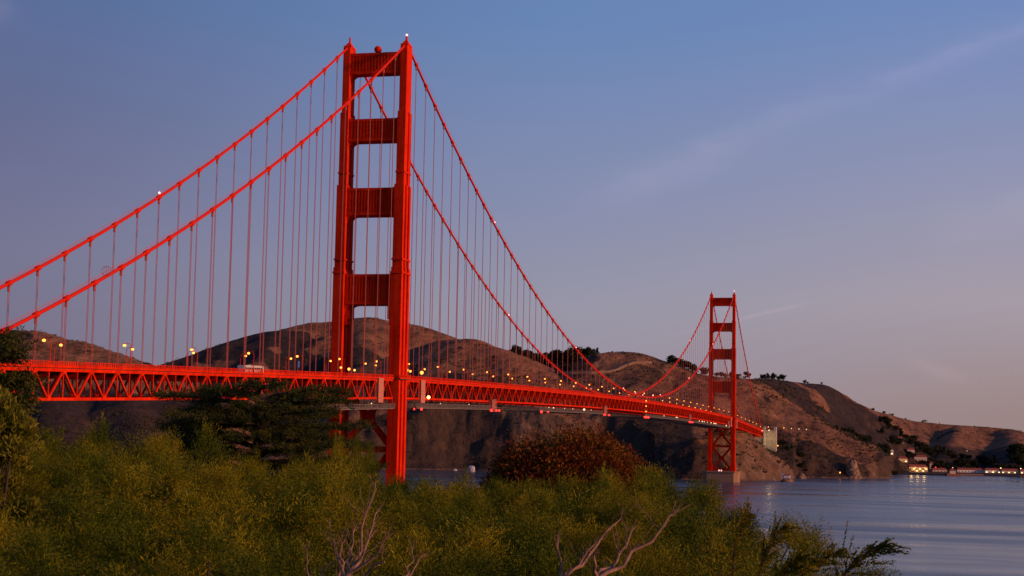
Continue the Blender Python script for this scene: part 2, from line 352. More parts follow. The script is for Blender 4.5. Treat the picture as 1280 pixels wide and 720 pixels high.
def terrain_mat():
    m = bpy.data.materials.new('headland'); m.use_nodes = True; nt = m.node_tree; b = nt.nodes['Principled BSDF']; N = nt.nodes.new; L = nt.links.new
    b.inputs['Roughness'].default_value = .95; b.inputs['Specular IOR Level'].default_value = .1
    g = N('ShaderNodeNewGeometry'); sp = N('ShaderNodeSeparateXYZ'); L(g.outputs['Position'], sp.inputs[0]); sn = N('ShaderNodeSeparateXYZ'); L(g.outputs['True Normal'], sn.inputs[0])
    def noise(sc, d=5, ro=.6):
        t = N('ShaderNodeTexNoise'); t.inputs['Scale'].default_value = sc; t.inputs['Detail'].default_value = d; t.inputs['Roughness'].default_value = ro; L(g.outputs['Position'], t.inputs['Vector']); return t.outputs['Fac']
    def rmp(x, lo, hi, c0, c1):
        r = N('ShaderNodeValToRGB'); r.color_ramp.elements[0].position = lo; r.color_ramp.elements[1].position = hi
        r.color_ramp.elements[0].color = (*c0, 1); r.color_ramp.elements[1].color = (*c1, 1); L(x, r.inputs[0]); return r.outputs[0]
    def mix(f, a, c):
        n = N('ShaderNodeMixRGB'); L(f, n.inputs[0]); L(a, n.inputs[1]); L(c, n.inputs[2]); return n.outputs[0]
    grass = rmp(noise(.022, 8, .68), .36, .64, (.115, .056, .036), (.300, .150, .080))
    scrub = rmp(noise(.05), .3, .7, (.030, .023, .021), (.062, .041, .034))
    rock = rmp(noise(.07, 8, .7), .35, .68, (.085, .055, .042), (.25, .155, .10))
    at_ = N('ShaderNodeAttribute'); at_.attribute_name = 'cover'  # plant cover and painted slope shade share this mask
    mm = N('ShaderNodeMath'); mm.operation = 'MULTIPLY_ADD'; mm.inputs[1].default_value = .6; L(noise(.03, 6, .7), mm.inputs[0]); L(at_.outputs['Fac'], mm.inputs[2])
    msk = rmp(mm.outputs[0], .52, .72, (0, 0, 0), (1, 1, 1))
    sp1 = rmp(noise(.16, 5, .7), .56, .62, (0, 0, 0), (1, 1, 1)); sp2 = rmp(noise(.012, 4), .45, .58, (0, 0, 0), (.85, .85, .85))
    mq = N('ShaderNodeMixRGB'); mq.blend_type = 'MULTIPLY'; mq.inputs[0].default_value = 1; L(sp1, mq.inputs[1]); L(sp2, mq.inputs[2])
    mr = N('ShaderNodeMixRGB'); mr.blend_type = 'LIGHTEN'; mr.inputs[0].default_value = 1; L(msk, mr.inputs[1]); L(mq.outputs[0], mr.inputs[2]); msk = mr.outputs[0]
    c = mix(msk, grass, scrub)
    st = N('ShaderNodeMath'); st.operation = 'MULTIPLY_ADD'; st.inputs[1].default_value = .25; L(noise(.03, 5, .62), st.inputs[0]); L(sn.outputs['Z'], st.inputs[2])
    c = mix(rmp(st.outputs[0], .74, .86, (1, 1, 1), (0, 0, 0)), c, rock)
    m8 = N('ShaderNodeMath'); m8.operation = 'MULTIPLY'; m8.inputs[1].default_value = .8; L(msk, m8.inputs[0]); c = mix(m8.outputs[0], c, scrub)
    sh = N('ShaderNodeMapRange'); L(sp.outputs['Z'], sh.inputs[0]); sh.inputs[1].default_value = 1.2; sh.inputs[2].default_value = 2.6; sh.inputs[3].default_value = 1; sh.inputs[4].default_value = 0
    sand = N('ShaderNodeRGB'); sand.outputs[0].default_value = (.12, .082, .068, 1)
    c = mix(sh.outputs[0], c, sand.outputs[0])
    L(c, b.inputs['Base Color'])
    bp = N('ShaderNodeBump'); bp.inputs['Strength'].default_value = 1.0; bp.inputs['Distance'].default_value = 11; L(noise(.055, 9, .66), bp.inputs['Height']); L(bp.outputs[0], b.inputs['Normal'])
    return m
def pix(X, Y, Z):
    d = np.stack([X-CX, Y-CY, Z-CZ], -1); z = d@np.array(_fw); return 640+FPX*(d@np.array(_rt))/z, 360-FPX*(d@np.array(_up))/z
PX, PY = pix(TX, TY, TZ)
def sm(x, a, b): t = np.clip((x-a)/(b-a), 0, 1); return t*t*(3-2*t)
# dark brush and woodland cover of the lower slopes, with slope shade painted in
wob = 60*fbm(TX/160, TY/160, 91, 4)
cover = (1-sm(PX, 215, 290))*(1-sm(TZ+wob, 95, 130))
cover = np.maximum(cover, 1.0*sm(PX, 440, 480)*(1-sm(PX+wob*.5, 610, 660))*(1-sm(TZ+wob, 62, 95)))  # dark rock and brush, with the shade beside the spur painted in
cover = np.maximum(cover, .8*sm(PX, 735, 770)*(1-sm(PX, 850, 880))*(1-sm(TZ+wob, 70, 110)))  # cliff shade left of the far tower, put in as dark ground colour
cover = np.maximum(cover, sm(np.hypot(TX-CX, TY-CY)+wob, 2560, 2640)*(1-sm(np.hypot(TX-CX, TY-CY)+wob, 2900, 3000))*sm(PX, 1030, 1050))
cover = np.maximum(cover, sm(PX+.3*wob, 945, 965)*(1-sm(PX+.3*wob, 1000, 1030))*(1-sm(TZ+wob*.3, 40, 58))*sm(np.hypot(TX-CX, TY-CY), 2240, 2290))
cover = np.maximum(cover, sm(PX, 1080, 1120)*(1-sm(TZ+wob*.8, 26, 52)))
cover = np.maximum(cover, sm(fbm(TX/190, TY/190, 33, 5), .08, .15)*.9*sm(PX, 700, 1000))
cover = np.maximum(cover, sm(fbm(TX/150, TY/150, 57, 5), .09, .15)*.8)
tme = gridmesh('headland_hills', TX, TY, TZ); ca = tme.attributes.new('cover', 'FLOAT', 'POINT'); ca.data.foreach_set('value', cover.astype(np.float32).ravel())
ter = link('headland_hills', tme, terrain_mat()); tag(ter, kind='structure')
def hgt(x, y):
    return float(height(np.array([float(x)]), np.array([float(y)]))[0])

# near bluff the camera stands on
FX, FY = math.sin(YAW), math.cos(YAW)
def near_h(X, Y):
    s = (X-CX)*FX+(Y-CY)*FY
    h = np.where(s < 0, 47.9+.0*s, 47.9-.055*s-.0009*s*s)
    return h+.5*fbm(X/6, Y/6, 4, 3)+3*fbm(X/60, Y/60, 14, 2)*np.clip(np.abs(s)/60, 0, 1)
gs = np.linspace(-1, 1, 260); gs = 420*np.sign(gs)*np.abs(gs)**2
GS, GT = np.meshgrid(gs, gs, indexing='ij'); NX = CX+GS*FX+GT*FY; NY = CY+GS*FY-GT*FX
nl = link('bluff_ground', gridmesh('bluff_ground', NX, NY, np.maximum(near_h(NX, NY), -4)), SOIL); tag(nl, kind='structure')
def gz(x, y): return float(near_h(np.array([x]), np.array([y]))[0])

# water: one sheet to the horizon
def water_mat():
    m = bpy.data.materials.new('bay_water'); m.use_nodes = True; nt = m.node_tree; b = nt.nodes['Principled BSDF']; N = nt.nodes.new; L = nt.links.new
    b.inputs['Base Color'].default_value = (.050, .060, .078, 1); b.inputs['Roughness'].default_value = .22; b.inputs['IOR'].default_value = 1.33
    g = N('ShaderNodeNewGeometry'); mp_ = N('ShaderNodeMapping'); L(g.outputs['Position'], mp_.inputs[0])
    mp_.inputs['Rotation'].default_value = (0, 0, YAW-R(3)); mp_.inputs['Scale'].default_value = (.0022, .012, .01)
    t = N('ShaderNodeTexNoise'); t.inputs['Scale'].default_value = 1; t.inputs['Detail'].default_value = 6; t.inputs['Roughness'].default_value = .55; t.inputs['Distortion'].default_value = 1.1; L(mp_.outputs[0], t.inputs['Vector'])
    bp = N('ShaderNodeBump'); bp.inputs['Strength'].default_value = .42; bp.inputs['Distance'].default_value = 2.2
    mp2 = N('ShaderNodeMapping'); L(g.outputs['Position'], mp2.inputs[0]); mp2.inputs['Rotation'].default_value = (0, 0, YAW+R(7)); mp2.inputs['Scale'].default_value = (.012, .05, .03)
    t2 = N('ShaderNodeTexNoise'); t2.inputs['Detail'].default_value = 7; t2.inputs['Roughness'].default_value = .6; t2.inputs['Distortion'].default_value = .8; L(mp2.outputs[0], t2.inputs['Vector']); t2.inputs['Scale'].default_value = 1
    ma = N('ShaderNodeMath'); ma.operation = 'MULTIPLY_ADD'; ma.inputs[1].default_value = .35; L(t2.outputs['Fac'], ma.inputs[0]); L(t.outputs['Fac'], ma.inputs[2]); L(ma.outputs[0], bp.inputs['Height']); L(bp.outputs[0], b.inputs['Normal'])
    r = N('ShaderNodeMapRange'); L(t.outputs['Fac'], r.inputs[0]); r.inputs[1].default_value = .35; r.inputs[2].default_value = .65; r.inputs[3].default_value = .12; r.inputs[4].default_value = .34
    L(r.outputs[0], b.inputs['Roughness'])
    return m
wm = MB(); wm.add([(-9000, -3000, 0), (9000, -3000, 0), (9000, 14000, 0), (-9000, 14000, 0)], [(0, 1, 2, 3)])
tag(wm.build('water', water_mat()), kind='structure')

# ------------------------------------------------------------------ the bridge
HX = 13.7; LS = 1280.0; SS = 343.0; Y0, Y1 = -SS, LS+SS; P = 7.62
def zr(y):                       # top of the railing
    if y < 0: return 76.0+.0285*y
    if y > LS: return 78.0-.0335*(y-LS)
    t = y/LS; return 76+2*t+4*5.3*t*(1-t)
def zc(y):                       # main cable
    if y < 0: t = -y/SS; return 227+(66.2-227)*t-4*11.65*t*(1-t)
    if y > LS: t = (y-LS)/SS; return 227+(66.5-227)*t-4*11.65*t*(1-t)
    return 84.4+(227-84.4)*((y-640)/640)**2
bridge = tag(empty('suspension_bridge'), 'red suspension bridge with two tall towers crossing the strait', 'bridge')
def legpoly(w, l, ng=2, gd=None):
    """leg section: flat north and south faces, ng upright grooves in the east and west faces"""
    a, b = w/2, l/2; gd = gd or min(.95, w*.2); k = 2*ng+1; E_ = [(a, -b)]
    for i in range(ng):
        y0_, y1_ = -b+l*(2*i+1)/k, -b+l*(2*i+2)/k
        E_ += [(a, y0_), (a-gd, y0_), (a-gd, y1_), (a, y1_)]
    E_.append((a, b))
    return E_+[(-x, -y) for x, y in E_]
SEG = [(13, 20, 6.0, 13.6), (20, 124, 5.0, 12.2), (124, 161.5, 4.5, 11.0), (161.5, 195, 3.8, 9.2), (195, 225.4, 3.2, 7.6)]
def arc(cx, cz, r, a0, a1, n=6):
    return [(cx+r*math.cos(a0+(a1-a0)*i/n), cz+r*math.sin(a0+(a1-a0)*i/n)) for i in range(n+1)]
def tower(y0, beacon):
    T = empty('tower', (0, y0, 0), parent=bridge)
    for s in (-1, 1):
        m = MB()
        for i, (a, b, w, l) in enumerate(SEG):
            m.prism(legpoly(w, l, (1, 2, 2, 1, 0)[i]), a+(.004 if i else 0), b, (s*HX, 0))
        for z, w, l in ((127.2, 5.2, 11.9), (166.8, 4.3, 9.9), (121.2, 5.6, 12.9), (20.6, 5.9, 13.0)):
            m.prism(legpoly(w, l, 0), z, z+.9, (s*HX, 0))
        m.build('leg', RED, T)
        f = MB(); f.prism([(1.75, 3.2), (-1.75, 3.2), (-1.75, -3.2), (1.75, -3.2)], 225.4, 226.3, (s*HX, 0))
        f.prism([(1.5, 2.6), (-1.5, 2.6), (-1.5, -2.6), (1.5, -2.6)], 226.3, 228.2, (s*HX, 0), .36)
        f.prism([(.55*math.cos(t), .55*math.sin(t)) for t in [k*math.pi/4 for k in range(8)]], 228.2, 230.3, (s*HX, 0), .8)
        f.build('finial', RED, T)
        if beacon and s > 0: MB().ball((s*HX, 0, 230.8), .55).build('beacon', PINKL, T)
        elif s < 0: MB().ball((s*HX, 0, 230.6), .4).build('finial_ball', RED, T)
    for (z0, z1, w, dep, r0, r1) in ((212.6, 222.6, 3.2, 5.6, 2.6, .6), (181.5, 192.0, 3.8, 6.6, 3.0, 1.5), (147.6, 160.2, 4.5, 7.8, 3.2, 1.8), (107.2, 121.0, 5.0, 8.6, 4.6, 2.0)):
        xi = HX-w/2*.98
        pl = arc(-xi+r0, z0-r0, r0, math.pi, math.pi/2)+[(x, z) for x, z in arc(xi-r0, z0-r0, r0, math.pi/2, 0)]
        pl += arc(xi-r1, z1+r1, r1, 0, -math.pi/2) + arc(-xi+r1, z1+r1, r1, -math.pi/2, -math.pi)
        n = len(pl); m = MB()
        m.add([(x, -dep/2, z) for x, z in pl]+[(x, dep/2, z) for x, z in pl], [tuple(range(n-1, -1, -1)), tuple(range(n, 2*n))]+[(i, (i+1) % n, n+(i+1) % n, n+i) for i in range(n)])
        for sy in (-1, 1):
            yy = sy*(dep/2+.22)
            m.box((0, yy, z0+.9), (2*xi-1.0, .45, 1.4)); m.box((0, yy, z1-.8), (2*xi-1.0, .45, 1.2))
            nr = 15
            for k in range(nr):
                x = -xi+1.6+(2*xi-3.2)*k/(nr-1); m.box((x, yy, (z0+z1)/2+.1), (.55, .40, z1-z0-3.2))
        if z0 < 110:
            for s in (-1, 1):
                for k, (dx, dz) in enumerate(((1.2, 9), (2.2, 6.4))):
                    m.box((s*(xi-dx/2), 0, z0-dz/2), (dx, dep*.8-k*.3, dz))
        m.build('portal_strut', RED, T)
    if beacon:
        m = MB(); m.ball((0, 0, 224.6), 1.75, 14, 9); m.prism([(.8, .8), (-.8, .8), (-.8, -.8), (.8, -.8)], 222.6, 223.2); m.build('radar_dome', RED, T, True)
    xi = HX-2.4
    for zm in (57.2, 28.4):
        m = MB()
        for s in (-1, 1): m.bar((-xi, s*.02, zm-s*13.4), (xi, s*.02, zm+s*13.4), 2.2, 3.2, side=(0, 1, 0))
        m.box((0, 0, zm), (6.0, 3.7, 4.6)); m.build('cross_brace', RED, T)
    for zm in (42.8, 15.2):
        m = MB(); m.box((0, 0, zm), (2*xi, 3.0, 2.6)); m.build('lower_strut', RED, T)
    m = MB(); m.prism([(21, 9), (16, 13), (-16, 13), (-21, 9), (-21, -9), (-16, -13), (16, -13), (21, -9)], -8, 11.6)
    m.prism([(22, 9.6), (17, 13.8), (-17, 13.8), (-22, 9.6), (-22, -9.6), (-17, -13.8), (17, -13.8), (22, -9.6)], 11.6, 13.0)
    m.build('pier', CONC, T)
    if not beacon:
        for s in (-1, 1): MB().box((0+s*1.4, -13.2, 13.9), (1.2, .6, 1.6)).build('pier_lamp', PINKL, T)
    if not beacon: MB().ball((HX, 0, 230.8), .6).build('beacon', PINKL, T)
    return T
tower(0, True); tower(LS, False)

# main cables with bands and hand ropes
ys = [Y0+(Y1-Y0)*i/520 for i in range(521)]
hang = [y for y in [k*15.24-.1 for k in range(-22, 106)] if not (-9 < y < 9 or LS-9 < y < LS+9) and Y0+8 < y < Y1-8 and zc(y)-zr(y) > 1.5]
for s in (-1, 1):
    pr = [(y, .53) for y in ys if min(abs(y-h) for h in hang) > 1.2]+[(h+d, r) for h in hang for d, r in ((-1.05, .53), (-.85, .84), (.85, .84), (1.05, .53))]
    pr.sort(); m = MB(); m.tube([(s*HX, y, zc(y)) for y, r in pr], [r for y, r in pr], 10)
    for e in (-1, 1):
        m.tube([(s*HX+e*.62, y, zc(y)+1.25) for y in ys[::2]], .06, 4)
    m.build('main_cable', CABLE, bridge)
def rope_mb(m, s, y):
    for dy in (-.32, .32):
        m.tube([(s*HX, y+dy, zr(y)-1.4), (s*HX, y+dy, zc(y)-.4)], .088 if y < 700 else .085, 5, False)
    m.tube([(s*HX, y, zc(y)-2.4), (s*HX, y, zc(y))], .42, 6)
    return m
allr = sorted(((s, y) for s in (-1, 1) for y in hang), key=lambda q: abs(Vector((q[0]*HX-CX, q[1]-CY)).length)/(zc(q[1])-zr(q[1]))**.5)
for s, y in allr[:100]: rope_mb(MB(), s, y).build('suspender_rope', ROPE, bridge)
m = MB()
for s, y in allr[100:]: rope_mb(m, s, y)
tag(m.build('suspender_ropes', ROPE, bridge), kind='stuff')

# stiffening trusses, deck, railings
ns = int(round((Y1-Y0)/P)); yn = [(-60+i)*P for i in range(0, 274)]
spans = [(-60*P, -1*P), (1*P, 167*P), (169*P, 213*P)]
for s in (-1, 1):
    for a, b in spans:
        i0, i1 = int(round(a/P)), int(round(b/P)); m = MB()
        for i in range(i0, i1):
            y, y2 = i*P, (i+1)*P; U = lambda q: (s*HX, q, zr(q)-2.35); B = lambda q: (s*HX, q, zr(q)-10.3)
            m.bar(U(y), U(y2), .75, .95); m.bar(B(y), B(y2), .75, .85)
            m.bar((s*HX, y, zr(y)-2.7), (s*HX, y, zr(y)-10), .30, .34)
            if i % 2 == 0: m.bar(U(y), B(y2), .48, .62)
            else: m.bar(B(y), U(y2), .48, .62)
            m.box((s*(HX+.05), y, zr(y)-(2.75 if i % 2 == 0 else 9.95)), (.8, 1.9, 1.25))
        m.build('stiffening_truss', RED, bridge)
    m = MB()
    for i in range(len(yn)-1):
        y, y2 = yn[i], yn[i+1]; o = lambda q: s*(17.2 if (abs(q) < 9.5 or abs(q-LS) < 9.5) else 14.35)
        m.bar((o((y+y2)/2), y, zr(y)-.05), (o((y+y2)/2), y2, zr(y2)-.05), .16, .14)
        m.bar((o((y+y2)/2), y, zr(y)-1.45), (o((y+y2)/2), y2, zr(y2)-1.45), .35, .62)
        for k in range(6):
            q = y+P*k/6; m.box((o((y+y2)/2), q, zr(q)-.62), (.10, .62 if k else .30, 1.06))
    m.build('railing', RED, bridge)
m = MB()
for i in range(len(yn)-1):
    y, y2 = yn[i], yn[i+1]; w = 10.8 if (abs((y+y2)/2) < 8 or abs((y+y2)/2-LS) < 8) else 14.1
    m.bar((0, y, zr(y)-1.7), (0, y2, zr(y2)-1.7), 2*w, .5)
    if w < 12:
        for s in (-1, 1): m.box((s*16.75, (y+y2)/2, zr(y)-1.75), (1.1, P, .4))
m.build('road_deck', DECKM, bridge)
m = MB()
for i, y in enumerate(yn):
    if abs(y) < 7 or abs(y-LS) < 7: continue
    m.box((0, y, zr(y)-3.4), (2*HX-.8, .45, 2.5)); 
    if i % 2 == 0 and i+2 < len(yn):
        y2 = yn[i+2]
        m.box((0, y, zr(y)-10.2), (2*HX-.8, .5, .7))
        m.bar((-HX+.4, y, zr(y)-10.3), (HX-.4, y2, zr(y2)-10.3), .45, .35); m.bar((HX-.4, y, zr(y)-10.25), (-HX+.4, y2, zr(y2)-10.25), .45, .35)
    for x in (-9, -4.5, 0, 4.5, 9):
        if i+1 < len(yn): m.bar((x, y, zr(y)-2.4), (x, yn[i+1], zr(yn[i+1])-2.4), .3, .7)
m.build('floor_system', mat('shaded_red', (.36, .014, .005), .8, noise=(.3, (.22, .012, .006), .4, .65), spec=.02), bridge)  # darker red paints in the shade among the beams under the deck
for yc in (-26, 34, LS-30, LS+28):       # pale ribbed cover panels beside the towers
    m = MB(); hh = 10.6; zt = zr(yc)-1.6
    m.box((HX+.95, yc, zt-hh/2), (.5, 6.6, hh)); m.box((HX+.2, yc-3.1, zt-hh/2), (1.6, .4, hh))
    for k in range(9): m.box((HX+1.25, yc, zt-.6-k*1.15), (.16, 6.7, .32))
    tag(m.build('cover_panel', PANEL, bridge), 'pale ribbed cover panel')
# cage hoop on the side span cable and the little warning lamps
m = MB(); pc = Vector((HX, -268, 0)); pc.z = zc(pc.y)+1.5
for k in range(6):
    a = math.pi*k/6
    m.tube([pc+Vector((math.cos(a)*math.cos(t), math.sin(a)*math.cos(t), math.sin(t)))*1.5 for t in [2*math.pi*j/14 for j in range(15)]], .035, 4, False)
m.build('cable_cage', ROPE, bridge)
for s, y in [(-1, -183), (-1, 300), (1, 160), (1, 376), (1, 552), (1, 730), (1, 905), (1, 1085), (-1, 560), (-1, 760), (-1, 1100), (1, 640), (1, 690)]:
    MB().ball((s*HX, y, zc(y)+1.5), .42, 8, 5).build('cable_light', PINKL, bridge)

# concrete end pylons
def pylon(y, lab):
    t = tag(empty('concrete_pylon', (0, y, 0)), lab, 'pylon')
    zt = 69.2; zb = 14
    for s in (-1, 1):
        for x in (17.4, 32.6):
            m = MB(); m.box((s*x, 0, (zt+zb)/2), (3.4, 8, zt-zb)); m.box((s*x, 0, zt+.5), (4.2, 8.8, 1.0)); m.box((s*x, -4.25, (zt+zb)/2-3), (1.5, .5, zt-zb-8)); m.box((s*x+s*1.8, 0, (zt+zb)/2-3), (.4, 4, zt-zb-8)); m.build('pillar', CONCL, t)
        m = MB(); m.box((s*25, 2.4, (zt+zb)/2-2), (11.8, 2.4, zt-zb-4)); m.box((s*25, -1.6, zt-5.2), (11.8, 1.2, 2.2)); m.build('recessed_wall', CONCL, t)
    m = MB(); m.box((0, 1, zr(y)-14), (30.1, 5, 5)); m.box((0, 2, zr(y)-28), (30.1, 3.6, 24)); m.build('cross_wall', CONCL, t)
    return t
pn = pylon(Y1+2, 'pale concrete pylon pair at the far end of the bridge')
MB().ball((14.6, -5.6, zr(Y1)-2), .55, 8, 5).build('pylon_lamp', WHITEL, pn); MB().ball((10.0, -5.6, zr(Y1)-4), .6, 8, 5).build('pylon_lamp', WHITEL, pn); MB().ball((-5.0, -4.6, zr(Y1)-13), .6, 8, 5).build('pylon_lamp', AMBER, pn)
MB().ball((36.2, -2, 44), .8, 8, 5).build('pylon_lamp', AMBER, pn); MB().ball((24, -3.2, zr(Y1)-1), .7, 8, 5).build('pylon_lamp', WHITEL, pn)
m = MB(); m.box((0, Y1+83, 65.6), (27, 158, .6))
for x in (-11, -4, 4, 11): m.box((x, Y1+83, 63.8), (.7, 157, 3.0))
m.build('approach_deck', RED, bridge)

# ------------------------------------------------------------------ things on the bridge
def street_lamp(side):
    t = empty('street_lamp')
    m = MB(); m.tube([(0, 0, -1.6), (0, 0, -.6)], .26, 8); m.tube([(0, 0, -.6), (0, 0, 4.6)], [.16, .11], 8)
    m.tube([(0, 0, 4.6), (0, 0, 5.4), (-side*.35, 0, 6.05), (-side*1.1, 0, 6.3), (-side*1.9, 0, 6.15)], .09, 6); m.build('lamp_post', RED, t)
    h = MB(); h.ball((-side*2.1, 0, 5.62), .50, 10, 7, (1, 1, .8)); h.build('lamp_head', AMBER, t)
    c = MB(); c.prism([(.5*math.cos(k*math.pi/4), .5*math.sin(k*math.pi/4)) for k in range(8)], 6.0, 6.25, (-side*2.1, 0), .5); c.build('lamp_hood', RED, t)
    return t
for s, lab in ((1, 'amber lamp on a curved red post along the near railing of the bridge'), (-1, 'amber lamp on a curved red post along the far railing of the bridge')):
    pr = None
    for k in range(-8, 34):
        y = 70.6+45.72*k
        if not (Y0+10 < y < Y1-4): continue
        o = street_lamp(s) if pr is None else copy_tree(pr)
        pr = pr or o
        o.location = (s*12.7, y, zr(y)); tag(o, lab, 'street lamp', 'street lamps along the '+('near' if s > 0 else 'far')+' side of the bridge deck')
# cluster of work lamps by the near tower and the road lamps past the far end
def work_lamp(p, r, mt, name, lab, cat='lamp', group=None, post=2.5):
    t = tag(empty(name, p), lab, cat, group)
    MB().ball((0, 0, 0), r, 10, 7).build('bulb', mt, t)
    m = MB(); m.tube([(0, 0, -post), (0, 0, -r*.8)], .09, 6); m.box((0, 0, r*.95), (r*1.1, r*1.1, .12)); m.build('bracket', STEEL, t); return t
for i, (x, y, dz, r) in enumerate([(11.5, 20, 3.2, .6), (10, 29, 3.0, .55), (12.4, 39, 2.6, .85), (8, -48, 2.4, .6), (4, -30, 2.2, .5), (-6, 26, 5.5, .45), (-9, -12, 3.5, .5)]):
    work_lamp((x, y, zr(y)+dz-.6), r, AMBER, 'work_lamp', 'bright amber lamp in the cluster beside the near tower at deck level', group='amber lamps clustered around the near tower', post=3.2)
work_lamp((15.6, 40.5, 67.2), .75, AMBERHOT, 'flood_lamp', 'glaring amber floodlight beside the pale panel, under the deck right of the near tower', post=1.0)
for i in range(7):
    y = Y1+18+i*17; x = 10+i*9.5
    work_lamp((x, y, 70.5-.35*i), .6, AMBER if i < 4 else WHITEL, 'road_lamp', 'small lamp on the road along the hilltop past the far pylon', group='road lamps past the far pylon', post=6)
# mid-span column of lights
t = tag(empty('navigation_lights', (15.2, 648, zr(648)-1)), 'vertical string of four amber lights hanging at mid span', 'lights')
for k in range(4): MB().ball((0, 0, -k*4.4), .5, 8, 5).build('bulb', AMBER, t)
MB().tube([(0, 0, .5), (0, 0, -13.6)], .1, 6).build('mast', STEEL, t)

# maintenance platforms slung under the deck
def platform(ya, yb, drop, lab, box, reds, whites, wide=True, mesh=STEEL):
    ym = (ya+yb)/2; t = tag(empty('maintenance_platform', (0, ym, zr(ym)-11.2)), lab, 'work platform', 'maintenance platforms under the deck')
    zf = lambda y: zr(y)-zr(ym)-drop
    m = MB(); n = max(4, int((yb-ya)/5))
    for i in range(n):
        a, b = ya+(yb-ya)*i/n, ya+(yb-ya)*(i+1)/n
        m.bar((0, a-ym, zf(a)), (0, b-ym, zf(b)), 30, .35)
    m.build('walkway', mesh, t)
    g = MB(); q = int((yb-ya)/1.9)
    for s in (-1, 1):
        for i in range(q+1):
            y = ya+(yb-ya)*i/q; g.bar((s*15, y-ym, zf(y)), (s*15, y-ym, zf(y)+2.2), .34 if i % 4 else .5)
        for h in (.7, 1.9): g.bar((s*15, ya-ym, zf(ya)+h), (s*15, yb-ym, zf(yb)+h), .14)
    for i in range(0, n+1, 2):
        y = ya+(yb-ya)*i/n
        for s in (-1, 1): g.bar((s*14.4, y-ym, zf(y)), (s*13.9, y-ym, zr(y)-zr(ym)+.6), .18)
    g.build('guard_rail', mesh, t)
    if box:
        m = MB()
        for y in box:
            for z in (-drop, -drop+2.2, -drop+4.4, -drop+6.2): m.box((15.4, y-ym, z), (2.2, 8.0, .25))
            for dy in (-3.8, -1.3, 1.3, 3.8):
                for x in (14.5, 16.4): m.bar((x, y-ym+dy, -drop), (x, y-ym+dy, -drop+6.3), .25)
            m.box((15.3, y-ym, -drop+3.6), (1.2, 7.4, 5.0))
        m.build('scaffold_tower', PANEL if mesh is not WHITE else WHITE, t)
    for y, r in reds: MB().ball((16.2, y-ym, zf(y)-.5), r, 8, 5).build('red_light', REDL, t)
    for y, r in whites: MB().ball((15.6, y-ym, zf(y)+2.3), r*.7, 8, 5).build('white_light', WHITEL, t)
    return t
platform(-92, -8, 3.6, 'pale slatted work platform under the deck left of the near tower', None, [], [(-40, .3)])
platform(24, 165, 3.4, 'long grey work platform under the deck just right of the near tower', [158], [(17, .45), (28, .6), (152, .75), (162, .6), (168, .6)], [(60, .25), (110, .25)])
platform(268, 478, 3.4, 'grey work platform with a white floodlight under the deck before mid span', [470], [(268, .8), (286, .5), (465, .7), (482, .7)], [(290, .35), (303, .5), (335, .3), (360, .35), (396, 1.0), (420, .3)])
platform(645, 915, 3.0, 'work platform ending in stacked red lights just past mid span', [900], [(636, .8), (645, .9), (655, .8), (895, .9), (905, .9), (915, .7)], [(740, .5), (812, .6), (820, .5)])
platform(925, 1235, 3.4, 'brightly lit work platform under the deck beside the far tower', [1215], [], [(968, .6), (990, .7), (1005, .6), (1030, .5), (1060, .7), (1085, .8), (1100, .8), (1195, .8), (1225, .7)], mesh=STEEL)

# a white coach on the deck and a blue sign
t = tag(empty('coach_bus', (8.2, -150, zr(-150)-1.44), 0), 'long white coach on the deck between the cypress and the near cables', 'bus'); t.rotation_euler = (math.atan(.0285), 0, 0)
m = MB(); m.box((0, 0, 1.55), (2.55, 17.5, 2.2)); m.box((0, 0, 2.75), (2.3, 17.0, .2)); m.box((0, -3, 2.93), (1.6, 3, .16)); m.build('body', mat('coach_paint', (.50, .44, .42), .5), t)
m = MB()
for s in (-1, 1):
    for k in range(8): m.box((s*1.285, -6.6+k*1.9, 1.75), (.02, 1.7, .7))
m.box((0, 8.77, 1.9), (2.2, .03, 1.0)); m.build('window', GLASSD, t)
for s in (-1, 1):
    for y in (-5.0, 5.6): MB().tube([(s*.95, y, .5), (s*1.29, y, .5)], .5, 12).build('wheel', DECKM, t)
t = tag(empty('road_sign', (11.6, -113, zr(-113)-1.4)), 'small blue sign standing on the deck left of the near tower', 'sign')
m = MB(); m.box((0, 0, 4.0), (.12, 2.0, 2.4)); m.box((.08, 0, 4.0), (.04, 1.8, 2.2)); m.build('sign_panel', BLUE, t)
m = MB(); m.bar((-.12, -.7, 0), (-.12, -.7, 5.0), .12); m.bar((-.12, .7, 0), (-.12, .7, 5.0), .12); m.build('post', STEEL, t)

# ------------------------------------------------------------------ far shore: rocks, houses, quay
def rock(name, p, rx, ry, h, seed, lab, m_, point=.6, cap=None):
    n, k = 22, 14; V = []
    rg = random.Random(seed)
    for j in range(k+1):
        t = j/k; rad = (1-t)**point*(1+.15*math.sin(3*t+seed))
        for i in range(n):
            a = 2*math.pi*i/n; q = 1+.5*float(fbm(np.array([math.cos(a)*1.6+seed]), np.array([math.sin(a)*1.6+t*3.2]), seed, 4)[0])*1.6
            V.append((rx*rad*q*math.cos(a), ry*rad*q*math.sin(a), -2+(h+2)*t*(1+.12*(q-1))))
    F = [(j*n+i, j*n+(i+1) % n, (j+1)*n+(i+1) % n, (j+1)*n+i) for j in range(k) for i in range(n)]+[tuple(range(k*n, (k+1)*n))]
    b = MB(); b.add(V, F); o = b.build(name, m_); o.location = p; return tag(o, lab, 'rock')
ROCK = mat('sea_rock', (.10, .065, .05), .9, noise=(.22, (.30, .19, .12), .38, .62), bump=(.5, .9, 1.5))
PALEROCK = mat('pale_rock', (.50, .48, .52), .85, noise=(.4, (.25, .24, .28), .4, .65), bump=(.8, .6, .8))
p = atz(1065, 598, 0); rock('sea_stack', p, 14, 13, 28, 3, 'pointed brown sea stack standing off the beach', ROCK, .42)
